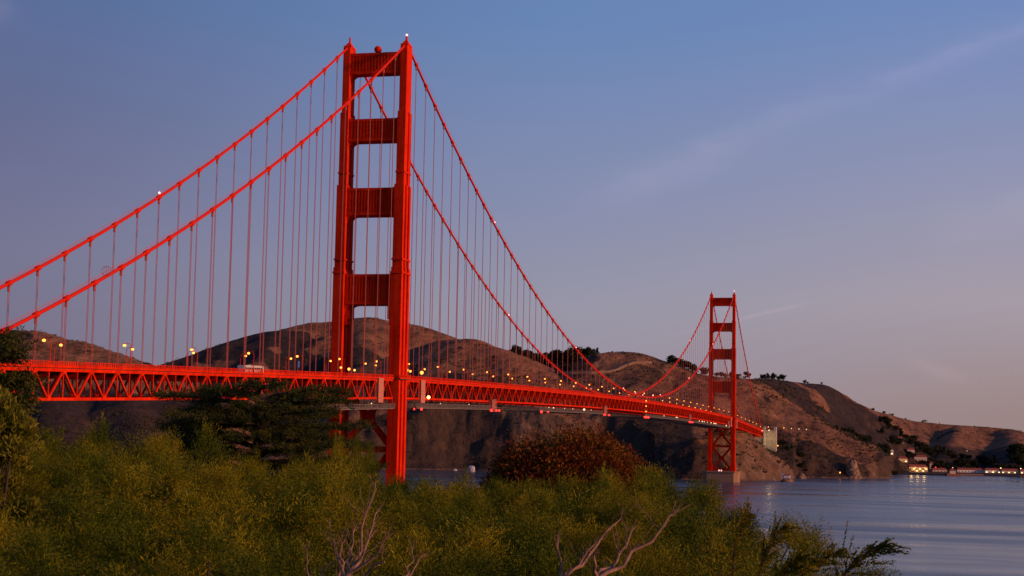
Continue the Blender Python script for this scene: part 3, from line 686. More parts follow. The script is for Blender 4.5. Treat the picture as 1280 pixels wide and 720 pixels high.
p = atz(957, 600.5, 0); rock('sea_rock', p, 16, 9, 6, 5, 'low dark rock at the foot of the cliff right of the far tower', ROCK, .5)
p = atz(984, 602.5, 0); rock('islet', p, 9, 7, 5.5, 7, 'small brown islet carrying a white fog signal hut', ROCK, .4)
t = tag(empty('fog_signal_hut', (p.x, p.y, 4.2)), 'tiny white fog signal hut with a red roof on a small islet', 'hut')
m = MB(); m.box((0, 0, 2), (7, 5, 4)); m.build('wall', WHITE, t); m = MB(); m.add([(-3.8, -2.8, 4), (3.8, -2.8, 4), (3.8, 2.8, 4), (-3.8, 2.8, 4), (-3.8, 0, 5.8), (3.8, 0, 5.8)], [(0, 1, 5, 4), (2, 3, 4, 5), (1, 2, 5), (3, 0, 4), (3, 2, 1, 0)]); m.build('roof', ROOFR, t)
m = MB(); m.box((-5.2, .5, 3.2), (2, 2, 6)); m.build('tower', WHITE, t)
p = atz(1001, 598, 0); rock('beach_rock', p, 9, 8, 8, 9, 'dark rock between the cliff and the beach', ROCK, .5)
p = atz(586, 589.5, 0); rock('pale_boulder', p+Vector((0, 12, 0)), 6.0, 5, 8.0, 12, 'pale boulder at the waterline below the dark headland', PALEROCK, .25)
p = atz(566, 588.6, 0); rock('pale_stone', p+Vector((0, 10, 0)), 3.4, 3, 3.2, 14, 'small pale stone left of the pale boulder at the waterline', PALEROCK, .3)

def house(px, D, w, d, h, lab, wall, roof, rz=0, nwin=4, lit=None, zoff=0, cat='house'):
    q = at(px, 590, D); z = max(hgt(q.x, q.y), 2.0)-.6+zoff
    t = tag(empty('house', (q.x, q.y, z), rz), lab, cat)
    m = MB(); m.box((0, 0, h/2), (w, d, h)); m.build('wall', wall, t)
    r = MB(); e = .6; r.add([(-w/2-e, -d/2-e, h), (w/2+e, -d/2-e, h), (w/2+e, d/2+e, h), (-w/2-e, d/2+e, h), (-w/2+d*.2, 0, h+d*.34), (w/2-d*.2, 0, h+d*.34)], [(0, 1, 5, 4), (2, 3, 4, 5), (1, 2, 5), (3, 0, 4), (3, 2, 1, 0)])
    r.box((w*.2, 0, h+d*.38), (1.1, 1.1, 2.2)); r.build('roof', roof, t)
    for k in range(nwin):
        for fl in range(max(1, int(h/3.6))):
            x = -w/2+w*(k+.5)/nwin; b = MB(); b.box((x, -d/2-.04, 1.9+fl*3.3), (w/nwin*.42, .1, 1.5)); b.build('window', lit if (lit and (k+fl) % 2 == 0) else GLASSD, t)
    return t
WINL = mat('window_light', (.8, .6, .4), .4, emit=(1, .60, .22), estr=3.0)
FY_ = -YAW
qb = [(1147, 2830, 31, 12, 8.4, 'long two storey building glowing yellow above the quay', WALLY, ROOFR, 6, WINL),
      (1128, 2820, 15, 10, 6.5, 'cream house left of the glowing yellow building', WALLY, ROOFR, 3, WINL),
      (1114.5, 2800, 5, 5, 8.5, 'small bright hut at the tip of the brown headland', WHITE, ROOFR, 1, WINL),
      (1125, 2960, 9, 9, 9, 'pale house among the trees above the quay houses', WALLW, ROOFR, 2, None),
      (1138, 2955, 13, 9, 7, 'grey house uphill, left of the red roofed house', WALLW, ROOFR, 3, None),
      (1150, 2950, 22, 10, 6.5, 'red roofed house uphill behind the glowing yellow building', WALLW, ROOFR, 4, None),
      (1164, 2945, 7, 8, 9, 'narrow pale house uphill, right of the red roofed house', WALLW, ROOFR, 1, None),
      (1174, 2860, 24, 9, 4.2, 'low brown shed right of the glowing yellow building', WALLW, ROOFR, 4, None),
      (1212, 2880, 44, 10, 4.6, 'long low white shed on the shore right of the boathouse', WHITE, ROOFR, 8, None),
      (1240, 2880, 26, 10, 5.2, 'white red roofed boat shed near the right end of the shore', WHITE, ROOFR, 5, WINL),
      (1262, 2885, 30, 10, 5.0, 'pale lit shed with a red roof at the right end of the shore', WALLW, ROOFR, 6, WINL),
      (1284, 2890, 26, 10, 5.2, 'red roofed shed cut off by the right edge', WALLW, ROOFR, 5, WINL)]
for px, D, w, d, h, lab, wl_, rf, nw, lt in qb: house(px, D, w, d, h, lab, wl_, rf, FY_, nw, lt)
# floodlights on the yellow building and quay lamps
for i, (px, D, z, mt, r, lab) in enumerate([(1144, 2818, 11, WHITEL, .7, 'lamp over the left half of the glowing yellow building'), (1156, 2818, 11, WHITEL, .7, 'lamp over the right half of the glowing yellow building'),
        (1169.5, 2830, 12, REDL, .8, 'red lamp right of the glowing yellow building'), (1251, 2850, 13, WHITEL, 1.0, 'bright white lamp over the boat shed on the right shore'), (1276, 2850, 13, WHITEL, .9, 'bright white lamp near the right edge of the shore'),
        (1191, 2770, 13, WHITEL, .6, 'lamp on the boathouse at the end of the quay'), (1209, 3000, 40, WHITEL, .5, 'white lamp on the wooded slope above the white shed'), (1242, 2850, 8, AMBER, .5, 'amber lamp at the wall of the boat shed'),
        (1050, 2350, 8, AMBER, 1.0, 'amber lamp on the beach left of the sea stack')]):
    q = at(px, 590, D); work_lamp((q.x, q.y, z), r, mt, 'shore_lamp', lab, post=min(z-3, 8))
def sspot(px, D, z, tx, ty, tz, e):
    pass
# lamps' own light on the yellow front
for px in (1139, 1147, 1155):
    q = at(px, 590, 2806); l = bpy.data.lights.new('front_flood', 'POINT'); l.energy = 2600; l.color = (1, .62, .2); l.shadow_soft_size = 2.5
    o = bpy.data.objects.new('front_flood', l); COL.objects.link(o); o.location = (q.x, q.y, 6)
q = pn.location
for x, yy, zz, e in ((25, -9, 57, 1700), (25, -10, 46, 1300), (0, -15, 56, 2200), (2, -50, 46, 1800)):
    l = bpy.data.lights.new('pylon_flood', 'POINT'); l.energy = e; l.color = (1, .66, .30); l.shadow_soft_size = 2.5
    o = bpy.data.objects.new('pylon_flood', l); COL.objects.link(o); o.location = (x, q.y+yy, zz)
# quay, boathouse
def polyline_wall(pts, w, z0, z1, name, mt, lab, cat):
    m = MB()
    for a, b in zip(pts, pts[1:]):
        m.bar((a.x, a.y, (z0+z1)/2), (b.x, b.y, (z0+z1)/2), w, z1-z0)
    return tag(m.build(name, mt), lab, cat)
polyline_wall([at(1118, 590, 2775), at(1150, 590, 2765), at(1186, 590, 2745)], 8, -2, 3.2, 'quay', CONC, 'dark quay wall running right from the brown headland', 'quay')
q = at(1191, 590, 2738); t = tag(empty('boathouse', (q.x, q.y, 0), FY_), 'brown boathouse with a pitched roof at the end of the quay', 'boathouse')
m = MB(); m.box((0, 0, .8), (22, 14, 5.6)); m.build('base', mat('brick_red', (.30, .12, .07), .9, noise=(.4, (.2, .08, .05), .4, .6)), t)
m = MB(); m.box((-1, 0, 6), (9, 8, 5)); m.build('wall', WALLW, t)
m = MB(); m.add([(-6.2, -4.6, 8.5), (4.2, -4.6, 8.5), (4.2, 4.6, 8.5), (-6.2, 4.6, 8.5), (-1, 0, 13)], [(0, 1, 4), (1, 2, 4), (2, 3, 4), (3, 0, 4), (3, 2, 1, 0)]); m.build('roof', ROOFR, t)
polyline_wall([at(1196, 590, 2790), at(1230, 590, 2800), at(1275, 590, 2790), at(1330, 590, 2800)], 7, -2, 3.0, 'breakwater', CONC, 'long low breakwater along the right shore', 'breakwater')
q = at(1277, 594, 2740); t = tag(empty('jetty', (q.x, q.y, 0), FY_), 'dark timber jetty at the right edge of the water', 'jetty')
m = MB(); m.box((10, 0, 2.6), (30, 5, .7)); m.build('decking', BARK, t)
for k in range(6):
    for s in (-1, 1): MB().tube([(-3+k*5, s*2, -3), (-3+k*5, s*2, 3.6)], .4, 7).build('pile', BARK, t)

# ------------------------------------------------------------------ far trees and scrub
def quads(centers, size, rg, flat=.0):
    n = len(centers); a = rg.normal(size=(n, 3)); a /= np.linalg.norm(a, axis=1)[:, None]
    b = rg.normal(size=(n, 3)); b -= (b*a).sum(1)[:, None]*a; b /= np.linalg.norm(b, axis=1)[:, None]
    s = (np.asarray(size)*rg.uniform(.6, 1.3, n))[:, None]
    return np.stack([centers-a*s, centers+b*s*.7, centers+a*s, centers-b*s*.7], 1)
def far_tree(seed, tall):
    rg = np.random.default_rng(seed); C_ = []
    nl = 14 if not tall else 9
    for k in range(nl):
        if tall: z = .28+.68*k/nl; r = .26*(1.05-z)+.05; x, y = rg.normal(0, .04, 2)
        else: z = rg.uniform(.26, .84); r = rg.uniform(.16, .26); x, y = rg.normal(0, .20*(1.15-.6*abs(z-.45)), 2)
        d = rg.normal(size=(80, 3)); d /= np.linalg.norm(d, axis=1)[:, None]; d *= rg.uniform(.5, 1.08, 80)[:, None]*r
        C_.append(d*[1, 1, .85]+[x, y, z])
    V = quads(np.concatenate(C_), .055, rg)
    me = fastmesh('tree_crown', V); me.materials.append(FARLEAF); return me
FT = [far_tree(s, s % 3 == 2) for s in range(6)]
tm = MB(); tm.tube([(0, 0, -.08), (.01, 0, .3), (0, .01, .62)], [.035, .026, .012], 6)
tmesh = bpy.data.meshes.new('tree_trunk'); tmesh.from_pydata(tm.v, [], tm.f); tmesh.materials.append(BARK)
def put_tree(x, y, h, rg, lab, group, w=1.0, kinds=range(6)):
    t = tag(empty('tree', (x, y, hgt(x, y)-.4), rg.uniform(0, 6.28)), lab, 'tree', group); t.scale = (h*w, h*w, h)
    link('crown', FT[rg.choice(list(kinds))], None, t); link('trunk', tmesh, None, t)
rg = random.Random(4)
RCR = [(625, 2700), (690, 2700), (740, 2660), (785, 2640), (830, 2600), (890, 2600), (930, 2720), (970, 2850), (1000, 2950), (1025, 3050), (1050, 3180), (1080, 3320), (1110, 3420), (1140, 3480), (1262, 3600)]
def crest_grove(n, x0, x1, off0, off1, h0, h1, lab, group, w=1.0):
    for i in range(n):
        px = x0+(x1-x0)*(i+rg.uniform(-.3, .9))/n; D = float(np.interp(px, [a for a, b in RCR], [b for a, b in RCR])); q = at(px, 450, D+rg.uniform(off0, off1)); put_tree(q.x, q.y, rg.uniform(h0, h1), rg, lab, group, w)
def grove(n, x0, x1, D0, D1, h0, h1, lab, group, w=1.0):
    for i in range(n):
        px = x0+(x1-x0)*(i+rg.uniform(-.3, .9))/n; q = at(px, 450, rg.uniform(D0, D1)); put_tree(q.x, q.y, rg.uniform(h0, h1), rg, lab, group, w)
crest_grove(60, 644, 722, -75, 15, 12, 22, 'dark tree in the grove on the crest behind the main cables', 'trees of the crest grove', 1.1)
crest_grove(7, 720, 748, -20, 15, 12, 18, 'dark tree at the thin right end of the crest grove', 'trees at the end of the crest grove')
grove(10, 640, 668, 2560, 2640, 7, 12, 'small dark tree below the left end of the crest grove', 'trees below the crest grove')
grove(9, 690, 735, 2540, 2600, 8, 13, 'dark tree low on the slope behind the string of lamps', 'trees on the lower slope')
crest_grove(13, 835, 882, -15, 10, 8, 15, 'dark tree on the ridge just left of the far tower', 'trees on the ridge left of the far tower', 1.2)
crest_grove(8, 894, 935, -30, 10, 7, 13, 'dark tree on the ridge behind the far tower', 'trees on the ridge behind the far tower', 1.2)
crest_grove(8, 950, 978, -15, 10, 8, 14, 'dark tree on the ridge right of the far tower', 'trees on the ridge right of the far tower', 1.2)
crest_grove(16, 1000, 1190, -15, 8, 3, 7, 'lone small tree on the bare right hand ridge', 'small trees on the right ridge', 1.3)
grove(70, 1100, 1290, 2910, 3060, 9, 17, 'dark tree in the wood on the slope above the quay', 'trees of the wood above the quay', 1.25)
grove(34, 1045, 1118, 2570, 2760, 8, 14, 'dark tree in the valley behind the brown headland', 'trees of the valley behind the headland', 1.25)
grove(18, 960, 1010, 2330, 2380, 4, 9, 'dark bushy tree in the gully between cliff and beach', 'trees of the gully by the beach', 1.3)
grove(9, 1262, 1300, 2960, 3060, 16, 26, 'tall dark tree at the right edge of the far shore', 'tall trees at the right edge', 1.2)
rp = [at(px, 470, D) for px, D in ((690, 2560), (715, 2535), (740, 2530), (765, 2535), (790, 2560), (815, 2575))]
rv = []
for a, b in zip(rp, rp[1:]):
    for k in range(12):
        q = a.lerp(b, k/12); rv.append((q.x, q.y))
me_v = []; 
for i, (x, y) in enumerate(rv):
    x2, y2 = rv[min(i+1, len(rv)-1)]; x1, y1 = rv[max(i-1, 0)]; L_ = math.hypot(x2-x1, y2-y1); nx, ny = -(y2-y1)/L_, (x2-x1)/L_
    z = max(hgt(x+nx*k, y+ny*k) for k in (-5, -2.5, 0, 2.5, 5))+.5
    me_v += [(x-nx*5, y-ny*5, z-6), (x-nx*5, y-ny*5, z), (x+nx*5, y+ny*5, z+.2), (x+nx*5, y+ny*5, z-6)]
rd = MB(); rd.add(me_v, [(4*i+j, 4*i+j+1, 4*i+j+5, 4*i+j+4) for i in range(len(rv)-1) for j in range(3)])
tag(rd.build('hillside_road', mat('road_cut', (.30, .19, .13), .95, noise=(.05, (.22, .13, .09), .4, .6))), kind='structure')
# scrub, uncountable
rgn = np.random.default_rng(8); n = 15000
ii = rgn.integers(0, NR, n*3); jj = rgn.integers(0, NA, n*3); x, y, z = TX[ii, jj], TY[ii, jj], TZ[ii, jj]
mk = fbm(x/140, y/140, 71, 4)+.5*fbm(x/35, y/35, 5, 2); keep = (mk > .035) & (z > 5) & (ii < 290); x, y, z = x[keep][:n], y[keep][:n], z[keep][:n]
cen = np.stack([x, y, z], 1); sz = rgn.uniform(.8, 2.8, len(cen)); C2 = np.repeat(cen, 7, 0)+rgn.normal(0, 1, (len(cen)*7, 3))*np.repeat(sz, 7)[:, None]*[.8, .8, .35]+[0, 0, .6]
tag(link('scrub', fastmesh('scrub', quads(C2, np.repeat(sz, 7)*.6, rgn)), SCRUBM), kind='stuff')

# ------------------------------------------------------------------ near plants
def basis(d):
    d = d/np.linalg.norm(d); a = np.array([0, 0, 1.]) if abs(d[2]) < .9 else np.array([1., 0, 0]); x = np.cross(d, a); x /= np.linalg.norm(x); return np.stack([x, np.cross(x, d), d], 1)
def leafy_axis(P0, P1, P2, n, ll, lw, rg, spread=.9):
    """leaflets (quads) round a quadratic curve"""
    t = (np.arange(n)+.5)/n; t = t[:, None]
    C_ = (1-t)**2*P0+2*t*(1-t)*P1+t*t*P2; T = 2*(1-t)*(P1-P0)+2*t*(P2-P1); T /= np.linalg.norm(T, axis=1)[:, None]
    a = rg.normal(size=(n, 3)); a -= (a*T).sum(1)[:, None]*T; a /= np.linalg.norm(a, axis=1)[:, None]
    d = a*spread+T; d /= np.linalg.norm(d, axis=1)[:, None]; w = np.cross(d, T); w /= np.linalg.norm(w, axis=1)[:, None]+1e-9
    s = rg.uniform(.7, 1.25, n)[:, None]*(1.05-.45*t)
    L_ = d*ll*s; Wd = w*lw*s
    return np.stack([C_, C_+L_*.5+Wd, C_+L_, C_+L_*.5-Wd], 1)
def spray(rg, L=.5, nt=15, tl=.15, ll=.050, lw=.0070, nl=6, droop=.30, sp=.38):
    """one feather along +Z: side twigs in a loose plane, shorter towards root and tip, tip nodding to +X"""
    ax = lambda t: np.array([droop*L*1.6*t*t, 0, L*t*(1.12-.2*t)])
    Q = [leafy_axis(ax(.2), ax(.6)*1.02, ax(1), nt, ll, lw, rg, sp)]
    for k in range(nt):
        t = .08+.90*k/nt; c = ax(t); sd_ = 1 if k % 2 else -1
        if t < .22: continue
        o = np.array([rg.normal(0, .38), sd_, 0.]); o /= np.linalg.norm(o)
        l = tl*(.45+1.1*t-1.35*t*t*t*.9)*rg.uniform(.8, 1.2); l = max(l, .03)
        Q.append(leafy_axis(c, c+(o*.85+[0, 0, .35])*l*.55, c+(o*.80+[.12, 0, .75])*l, max(3, int(nl*l/tl)), ll, lw, rg, sp))
    return np.concatenate(Q)
rgn = np.random.default_rng(21)
SPR = [spray(rgn) for _ in range(7)]
SPRF = [spray(rgn, .62, 20, .17, .030, .0060, 13, .28, .6) for _ in range(4)]
WIND = np.array(_rt)*.55+np.array([FX, FY, 0])*.1
def place(S, p, d, s, rg):
    B = basis(np.asarray(d)); a = rg.uniform(0, 6.28); c, sn = math.cos(a), math.sin(a); Rz = np.array([[c, -sn, 0], [sn, c, 0], [0, 0, 1]])
    return (S@Rz.T*s)@B.T+p
def feather_shrub(seed, rad, ht, npl, nsp, lib, sc=1.0):
    """dome of separate rounded plumes; the gaps between them look into the shaded inside"""
    rg = np.random.default_rng(seed); Q = []; st = MB(); tips = []; tries = 0
    while len(tips) < npl and tries < 6000:
        tries += 1
        a = rg.uniform(0, 6.28); u = rg.uniform(-.25, 1); rr = math.sqrt(max(0, 1-max(u, 0)**2)); lv = rg.uniform(.45, 1.04)
        n_ = np.array([math.cos(a)*rr, math.sin(a)*rr, u]); c = np.array([n_[0]*rad, n_[1]*rad, ht*.45+n_[2]*ht*.46])*[lv, lv, .4+.6*lv]
        r = .32*sc*rg.uniform(.65, 1.4)
        if all(np.linalg.norm(c-q[0]) > 1.18*(r+q[2]) for q in tips): tips.append((c, n_, r))
    for c, n_, r in tips:
        ax = n_*.8+np.array([0, 0, .45])+WIND*.5+rg.normal(0, .12, 3); ax /= np.linalg.norm(ax)
        st.tube([(c[0]*.15, c[1]*.15, 0), tuple(c*.6+[0, 0, c[2]*.1]), tuple(c-ax*r*.8), tuple(c-ax*r*.2)], [.018, .014, .008, .004], 5, False)
        for j in range(nsp):
            d = rg.normal(0, 1, 3); d /= np.linalg.norm(d)
            if d@ax < -.35: d = -d
            p = c-ax*r*.35+d*r*.30*rg.uniform(.2, 1.2)+rg.normal(0, .02, 3); d = d+ax*.45+WIND*.25
            Q.append(place(lib[rg.integers(len(lib))], p, d, r*rg.uniform(1.7, 2.6), rg))
    return fastmesh('shrub_crown', np.concatenate(Q)), st
def shrub_proto(seed, rad, ht, npl, nsp, lib, mt, sc=1.0):
    me, st = feather_shrub(seed, rad, ht, npl, nsp, lib, sc); me.materials.append(mt)
    sm = bpy.data.meshes.new('shrub_stems'); sm.from_pydata(st.v, [], st.f); sm.materials.append(BARK)
    return me, sm
PROT = [shrub_proto(1, 1.15, 2.3, 95, 74, SPR, FEATHER), shrub_proto(2, 1.3, 2.2, 105, 74, SPR, FEATHER), shrub_proto(3, 1.0, 2.4, 85, 74, SPR, FEATHER)]
print('lobes', [len(p[0].polygons) for p in PROT])
PROTF = [shrub_proto(5, .95, 1.7, 40, 13, SPRF, FEATHER2, .95)]
def put_shrub(px, py, D, protos, k, rz, lab, grp, w=1.0):
    q = at(px, py, D); g = gz(q.x, q.y); me, sm = protos[k % len(protos)]
    h = max(.6, q.z-g); base_h = {0: 2.3, 1: 2.2, 2: 2.4}.get(k % 3, 2.3) if protos is PROT else 1.7
    s = h/base_h
    t = tag(empty('feathery_shrub', (q.x, q.y, g), rz), lab, 'shrub', grp); t.scale = (w*1.06, w*1.06, s*1.035)
    link('crown', me, None, t); link('stems', sm, None, t)
rg = random.Random(9)
LAB_B = 'feathery olive green shrub in the back rank of the thicket, below the bridge'; LAB_M = 'feathery green shrub in the middle of the thicket'; LAB_F = 'feathery green shrub at the bottom edge of the thicket'
rows = [(23, [(-20, 535), (45, 548), (95, 540), (150, 540), (205, 546), (258, 532), (318, 584), (372, 576), (425, 566), (468, 596), (505, 596), (548, 602), (590, 604), (640, 602), (690, 604), (740, 600), (790, 592), (834, 595)], LAB_B, 'back rank of feathery shrubs', 1.0),
        (19, [(60, 574), (140, 572), (212, 574), (300, 588), (370, 590), (470, 610), (545, 612), (620, 610), (690, 608), (760, 606), (822, 606)], LAB_M, 'middle rank of feathery shrubs', .95),
        (16, [(-10, 560), (95, 572), (190, 580), (290, 590), (390, 588), (440, 600), (505, 612), (575, 624), (670, 618), (765, 622), (850, 618), (905, 640)], LAB_M, 'middle rank of feathery shrubs', .95),
        (11, [(0, 612), (130, 618), (260, 622), (390, 630), (520, 640), (640, 648), (760, 650), (860, 650), (940, 672)], LAB_M, 'middle rank of feathery shrubs', .85),
        (8, [(60, 670), (220, 664), (380, 680), (540, 690), (680, 700), (800, 690)], LAB_F, 'front rank of feathery shrubs', .75)]
k = 0
for D, L_, lab, grp, w in rows:
    for px, py in L_:
        put_shrub(px+rg.uniform(-10, 10), py+rg.uniform(-5, 5), D*rg.uniform(.95, 1.05), PROT, k, rg.uniform(-.6, .6)+(k % 5)*1.26, lab, grp, w*rg.uniform(.92, 1.1)); k += 1
put_shrub(440, 546, 27, PROT, 1, .4, 'narrow feathery shrub rising right of the dark cypress', None, .42)
for px, py, D, rz in ((868, 628, 11, .9), (905, 650, 9.5, .2), (942, 672, 8.6, 2.2), (980, 694, 7.8, 1.3)):
    put_shrub(px, py, D, PROTF, 0, rz, 'coarse feathery shrub at the right end of the thicket against the water', 'coarse shrubs at the right end', .8)
# long single sprays in the lower right corner
def long_spray(px, py, D, px0, py0, lab, seed):
    tip = at(px, py, D); root = at(px0, py0, D*1.0); g = gz(root.x, root.y)
    rg_ = np.random.default_rng(seed); v = tip-root; L = v.length; Q = []
    P0, P2 = np.array(root), np.array(tip); P1 = np.array(root+v*.55)+np.array([0, 0, .18*L])-np.array(_rt)*.10*L
    pt = lambda t: (1-t)**2*P0+2*t*(1-t)*P1+t*t*P2
    Q.append(leafy_axis(P0, P1, P2, 190, .020, .0055, rg_))
    nb = 24
    for i in range(nb):
        t = .15+.84*i/nb; c = pt(t); T = pt(min(1, t+.03))-pt(t-.03); T /= np.linalg.norm(T)
        sd_ = (1 if i % 2 else -1); o = np.array(_rt)*sd_*.5*(1 if sd_ > 0 else .7)+np.array(_up)*(.35*-sd_)+rg_.normal(0, .25, 3)
        l = .125*(1.15-.75*t)*rg_.uniform(.8, 1.2); d = T*.9+o; Q.append(leafy_axis(c, c+d*l*.5, c+d*l*.9+T*l*.25-np.array([0, 0, .02]), 40, .017, .0050, rg_, .8))
    o_ = link('shrub_branch', fastmesh('shrub_branch', np.concatenate(Q)), FEATHER2); 
    t = tag(empty('feathery_branch', (root.x, root.y, g)), lab, 'branch'); o_.name = 'leaves'; o_.data.transform(Matrix.Translation(-t.location)); o_.parent = t
    m = MB(); m.tube([(0, 0, -.1), tuple(P0-np.array(t.location)), tuple(P1*.5+pt(.5)*.5-np.array(t.location)), tuple(P2-np.array(t.location))], [.010, .007, .004, .002], 6); m.build('stem', BARK, t)
for i, a in enumerate([(1110, 682, 6.5, 1040, 740, 'long feathery branch arching furthest to the lower right corner'), (1052, 690, 6.8, 985, 745, 'feathery branch second from the lower right corner'),
                       (982, 658, 7.2, 945, 735, 'upright feathery branch standing against the water'), (936, 640, 7.8, 915, 735, 'slender upright feathery branch beside the dead fork tip'), (1005, 698, 6.4, 960, 745, 'low feathery branch between the taller branches against the water'), ]): long_spray(*a, 40+i)

# Monterey cypresses
def cypress(seed, ht, nlimb, reach, az0=None, z0=.25, sc=1.0):
    rg = np.random.default_rng(seed); Q = []; wd = MB()
    wd.tube([(0, 0, -.3), (.05, .02, ht*.5), (.0, .1, ht*.97)], [.26, .17, .04], 9)
    for k in range(nlimb):
        z = ht*(z0+(.98-z0)*(k+.5)/nlimb); a = (k*2.4+rg.uniform(-.5, .5)) if az0 is None else az0+rg.uniform(-.9, .9)
        f = (z/ht-z0)/(1-z0); l = reach*(1.05-.62*f**1.6)*rg.uniform(.7, 1.08)
        o = np.array([math.cos(a), math.sin(a), 0]); sd_ = np.array([-o[1], o[0], 0]); rise = rg.uniform(.02, .26)
        B0 = np.array([0, 0, z-.25]); B1 = B0+o*l*.5+[0, 0, l*rise*.7]; B2 = B0+o*l+[0, 0, l*rise*.55]
        pt = lambda t: (1-t)**2*B0+2*t*(1-t)*B1+t*t*B2
        wd.tube([tuple(pt(t)) for t in (0, .3, .6, .95)], [.075, .055, .035, .012], 6, False)
        nsub = int(17*l/reach)+7
        for i in range(nsub):
            t = .14+.88*i/nsub; c = pt(min(t, 1)); s_ = (1 if i % 2 else -1)
            sl_ = l*.34*(1.15-.7*t)*rg.uniform(.7, 1.2); dr = o*.75+sd_*s_*.75+[0, 0, rg.uniform(-.05, .14)]
            E_ = c+dr*sl_
            wd.tube([tuple(c), tuple((c+E_)/2+[0, 0, .02]), tuple(E_)], [.014, .009, .004], 4, False)
            for j in range(6):
                u = .2+.8*j/5; p = c+(E_-c)*u+rg.normal(0, .03, 3); d = dr*.8+o*.3+sd_*rg.normal(0, .5)+[0, 0, rg.uniform(-.18, .30)]
                Q.append(place(SPRC[rg.integers(len(SPRC))], p, d, sc*rg.uniform(.65, 1.15), rg))
    me = fastmesh('cypress_crown', np.concatenate(Q)); me.materials.append(CYP)
    return me, wd
SPRC = [spray(rgn, .40, 10, .15, .060, .013, 7, -.14, .6) for _ in range(5)]
def put_cypress(px, D, ztop, lab, seed, nl, reach, az0=None, z0=.25):
    q = at(px, 500, D); g = gz(q.x, q.y); me, wd = cypress(seed, ztop-g, nl, reach, az0, z0)
    t = tag(empty('cypress_tree', (q.x, q.y, g)), lab, 'tree'); link('crown', me, None, t); wd.build('trunk', BARK, t)
q = at(320, 468, 40); put_cypress(322, 40, q.z, 'dark spreading cypress in front of the bridge deck left of the near tower', 3, 100, 4.0, None, .14)
q = at(0, 408, 24); put_cypress(-62, 24, q.z+.1, 'dark cypress reaching in at the left edge in front of the bridge', 6, 46, 1.55, None, .30)

# leafy bushes: yellow-green at left, red in the middle
def leafy_bush(seed, rad, ht, n, ll, lw, up, lobes, flat=.45):
    rg = np.random.default_rng(seed); st = MB(); Q = []
    for k in range(lobes):
        a = rg.uniform(0, 6.28); rr = math.sqrt(rg.uniform(0, .9)); c = np.array([math.cos(a)*rr*rad*.8, math.sin(a)*rr*rad*.8, ht*(flat+(.95-flat)*math.sqrt(1-rr*rr))*rg.uniform(.90, 1.0)])
        lr = min(rad*.34, .50)*rg.uniform(.7, 1.15)
        st.tube([(0, 0, 0), tuple(c*.6), tuple(c)], [.03, .018, .006], 5, False)
        m_ = n//lobes; d = rg.normal(size=(m_, 3)); d /= np.linalg.norm(d, axis=1)[:, None]; d[:, 2] = np.abs(d[:, 2])*.9-.15
        p = c+d*lr*rg.uniform(.55, 1.1, m_)[:, None]
        D_ = d*(1-up)+np.array([0, 0, up])+rg.normal(0, .35, (m_, 3)); D_ /= np.linalg.norm(D_, axis=1)[:, None]
        w = np.cross(D_, rg.normal(size=(m_, 3))); w /= np.linalg.norm(w, axis=1)[:, None]; s = rg.uniform(.6, 1.3, m_)[:, None]
        Q.append(np.stack([p, p+D_*ll*.5*s+w*lw*s, p+D_*ll*s, p+D_*ll*.5*s-w*lw*s], 1))
    return fastmesh('bush_crown', np.concatenate(Q)), st
def put_bush(px, py, D, rad, n, ll, lw, up, lobes, seed, mt, lab, name, flat=.45):
    q = at(px, py, D); g = gz(q.x, q.y); me, st = leafy_bush(seed, rad, q.z-g, n, ll, lw, up, lobes, flat); me.materials.append(mt)
    t = tag(empty(name, (q.x, q.y, g)), lab, 'bush'); link('crown', me, None, t); st.build('stems', BARK, t)
put_bush(716, 541, 26, 1.75, 72000, .048, .014, .25, 130, 5, REDLEAF, 'round red leaved bush behind the thicket below the main span', 'red_bush', .56)
put_bush(-16, 450, 15, .62, 26000, .055, .009, .55, 46, 6, YEL, 'yellow green leafy bush at the left edge in front of the cypress', 'yellow_bush', .16)
put_bush(560, 596, 25, .5, 2500, .055, .014, .25, 12, 8, REDLEAF, 'small red leaved bush just right of the near tower foot', 'red_bush')

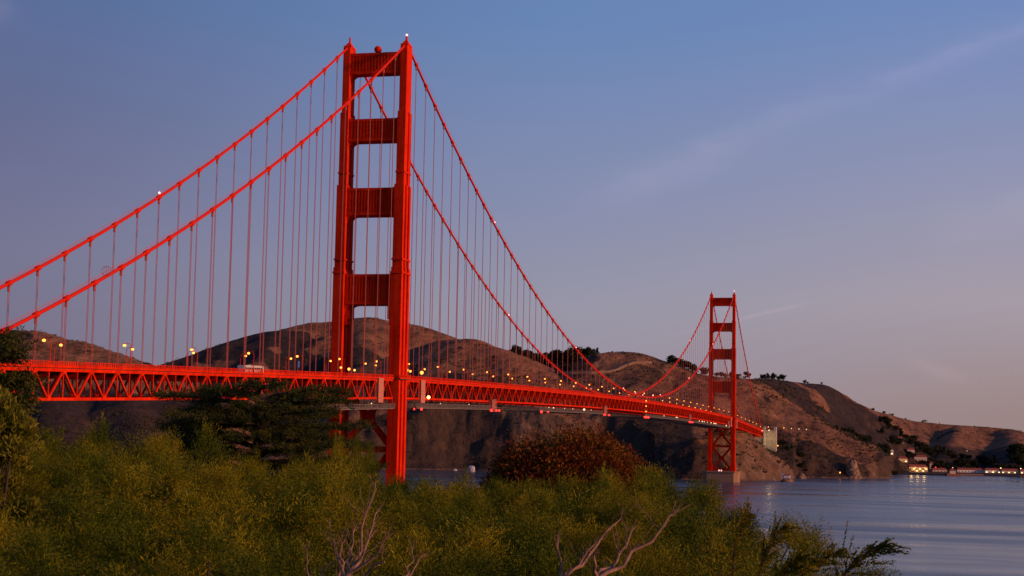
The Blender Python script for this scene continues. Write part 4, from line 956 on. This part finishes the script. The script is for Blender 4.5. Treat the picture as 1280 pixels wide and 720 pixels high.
# bare dead branches
def dead(px0, py0, D, tips, lab, seed, r0):
    root = at(px0, py0, D); g = gz(root.x, root.y); rg_ = random.Random(seed); m = MB()
    o = Vector((root.x, root.y, g)); base = root-o
    m.tube([(0, 0, -.15), tuple(base*.5+Vector((.03, 0, 0))), tuple(base)], [r0*1.5, r0*1.3, r0*1.1], 8)
    def twig(a, b, ra, rb, lvl):
        v = b-a; n = 7; pts = []
        for i in range(n+1):
            t = i/n; j = Vector((rg_.gauss(0, 1), rg_.gauss(0, 1), rg_.gauss(0, 1)))*v.length*.022*(1 if 0 < i < n else 0); pts.append(a+v*t+j+Vector((0, 0, -.05*v.length*math.sin(math.pi*t))))
        m.tube([tuple(q) for q in pts], [ra+(rb-ra)*i/n for i in range(n+1)], 7)
        if lvl < 3:
            for i in range(2 if lvl else 8):
                k = rg_.randint(2, n-1); d = (v.normalized()*rg_.uniform(.3, .9)+Vector((rg_.gauss(0, .5), rg_.gauss(0, .5), rg_.uniform(0, .8)))).normalized()
                twig(pts[k], pts[k]+d*v.length*rg_.uniform(.14, .34), rb*.8, rb*.35, lvl+1)
    for px, py, dd, fr in tips:
        tp = at(px, py, D+dd)-o; twig(base*fr+Vector((0, 0, 0)), tp, r0*fr, r0*.22, 0)
    t = tag(empty('dead_branch', o), lab, 'dead branch'); m.build('wood', WOOD, t, True)
dead(430, 724, 6.6, [(481, 626, .3, 1), (470, 598, .5, .98), (494, 661, -.1, 1), (422, 668, .1, 1), (412, 648, .4, .95), (446, 655, .3, 1), (485, 690, -.2, .98)], 'bare pinkish dead branches forking below the near tower', 3, .0085)
dead(495, 745, 6.5, [(530, 688, .1, 1), (518, 675, .2, 1)], 'small bare dead twig right of the forked dead branches', 5, .006)
dead(385, 745, 6.6, [(385, 678, .1, 1), (412, 700, .2, 1)], 'thin upright dead twig left of the forked dead branches', 7, .005)
dead(745, 726, 6.6, [(856, 628, .2, 1), (798, 655, .3, 1), (742, 690, -.1, 1)], 'thick bare dead limb slanting up to the right across the thicket', 11, .0105)
dead(703, 728, 6.7, [(780, 636, .4, 1), (697, 668, .2, 1), (748, 668, .1, 1)], 'slimmer bare dead limb left of the thick slanting one', 13, .008)
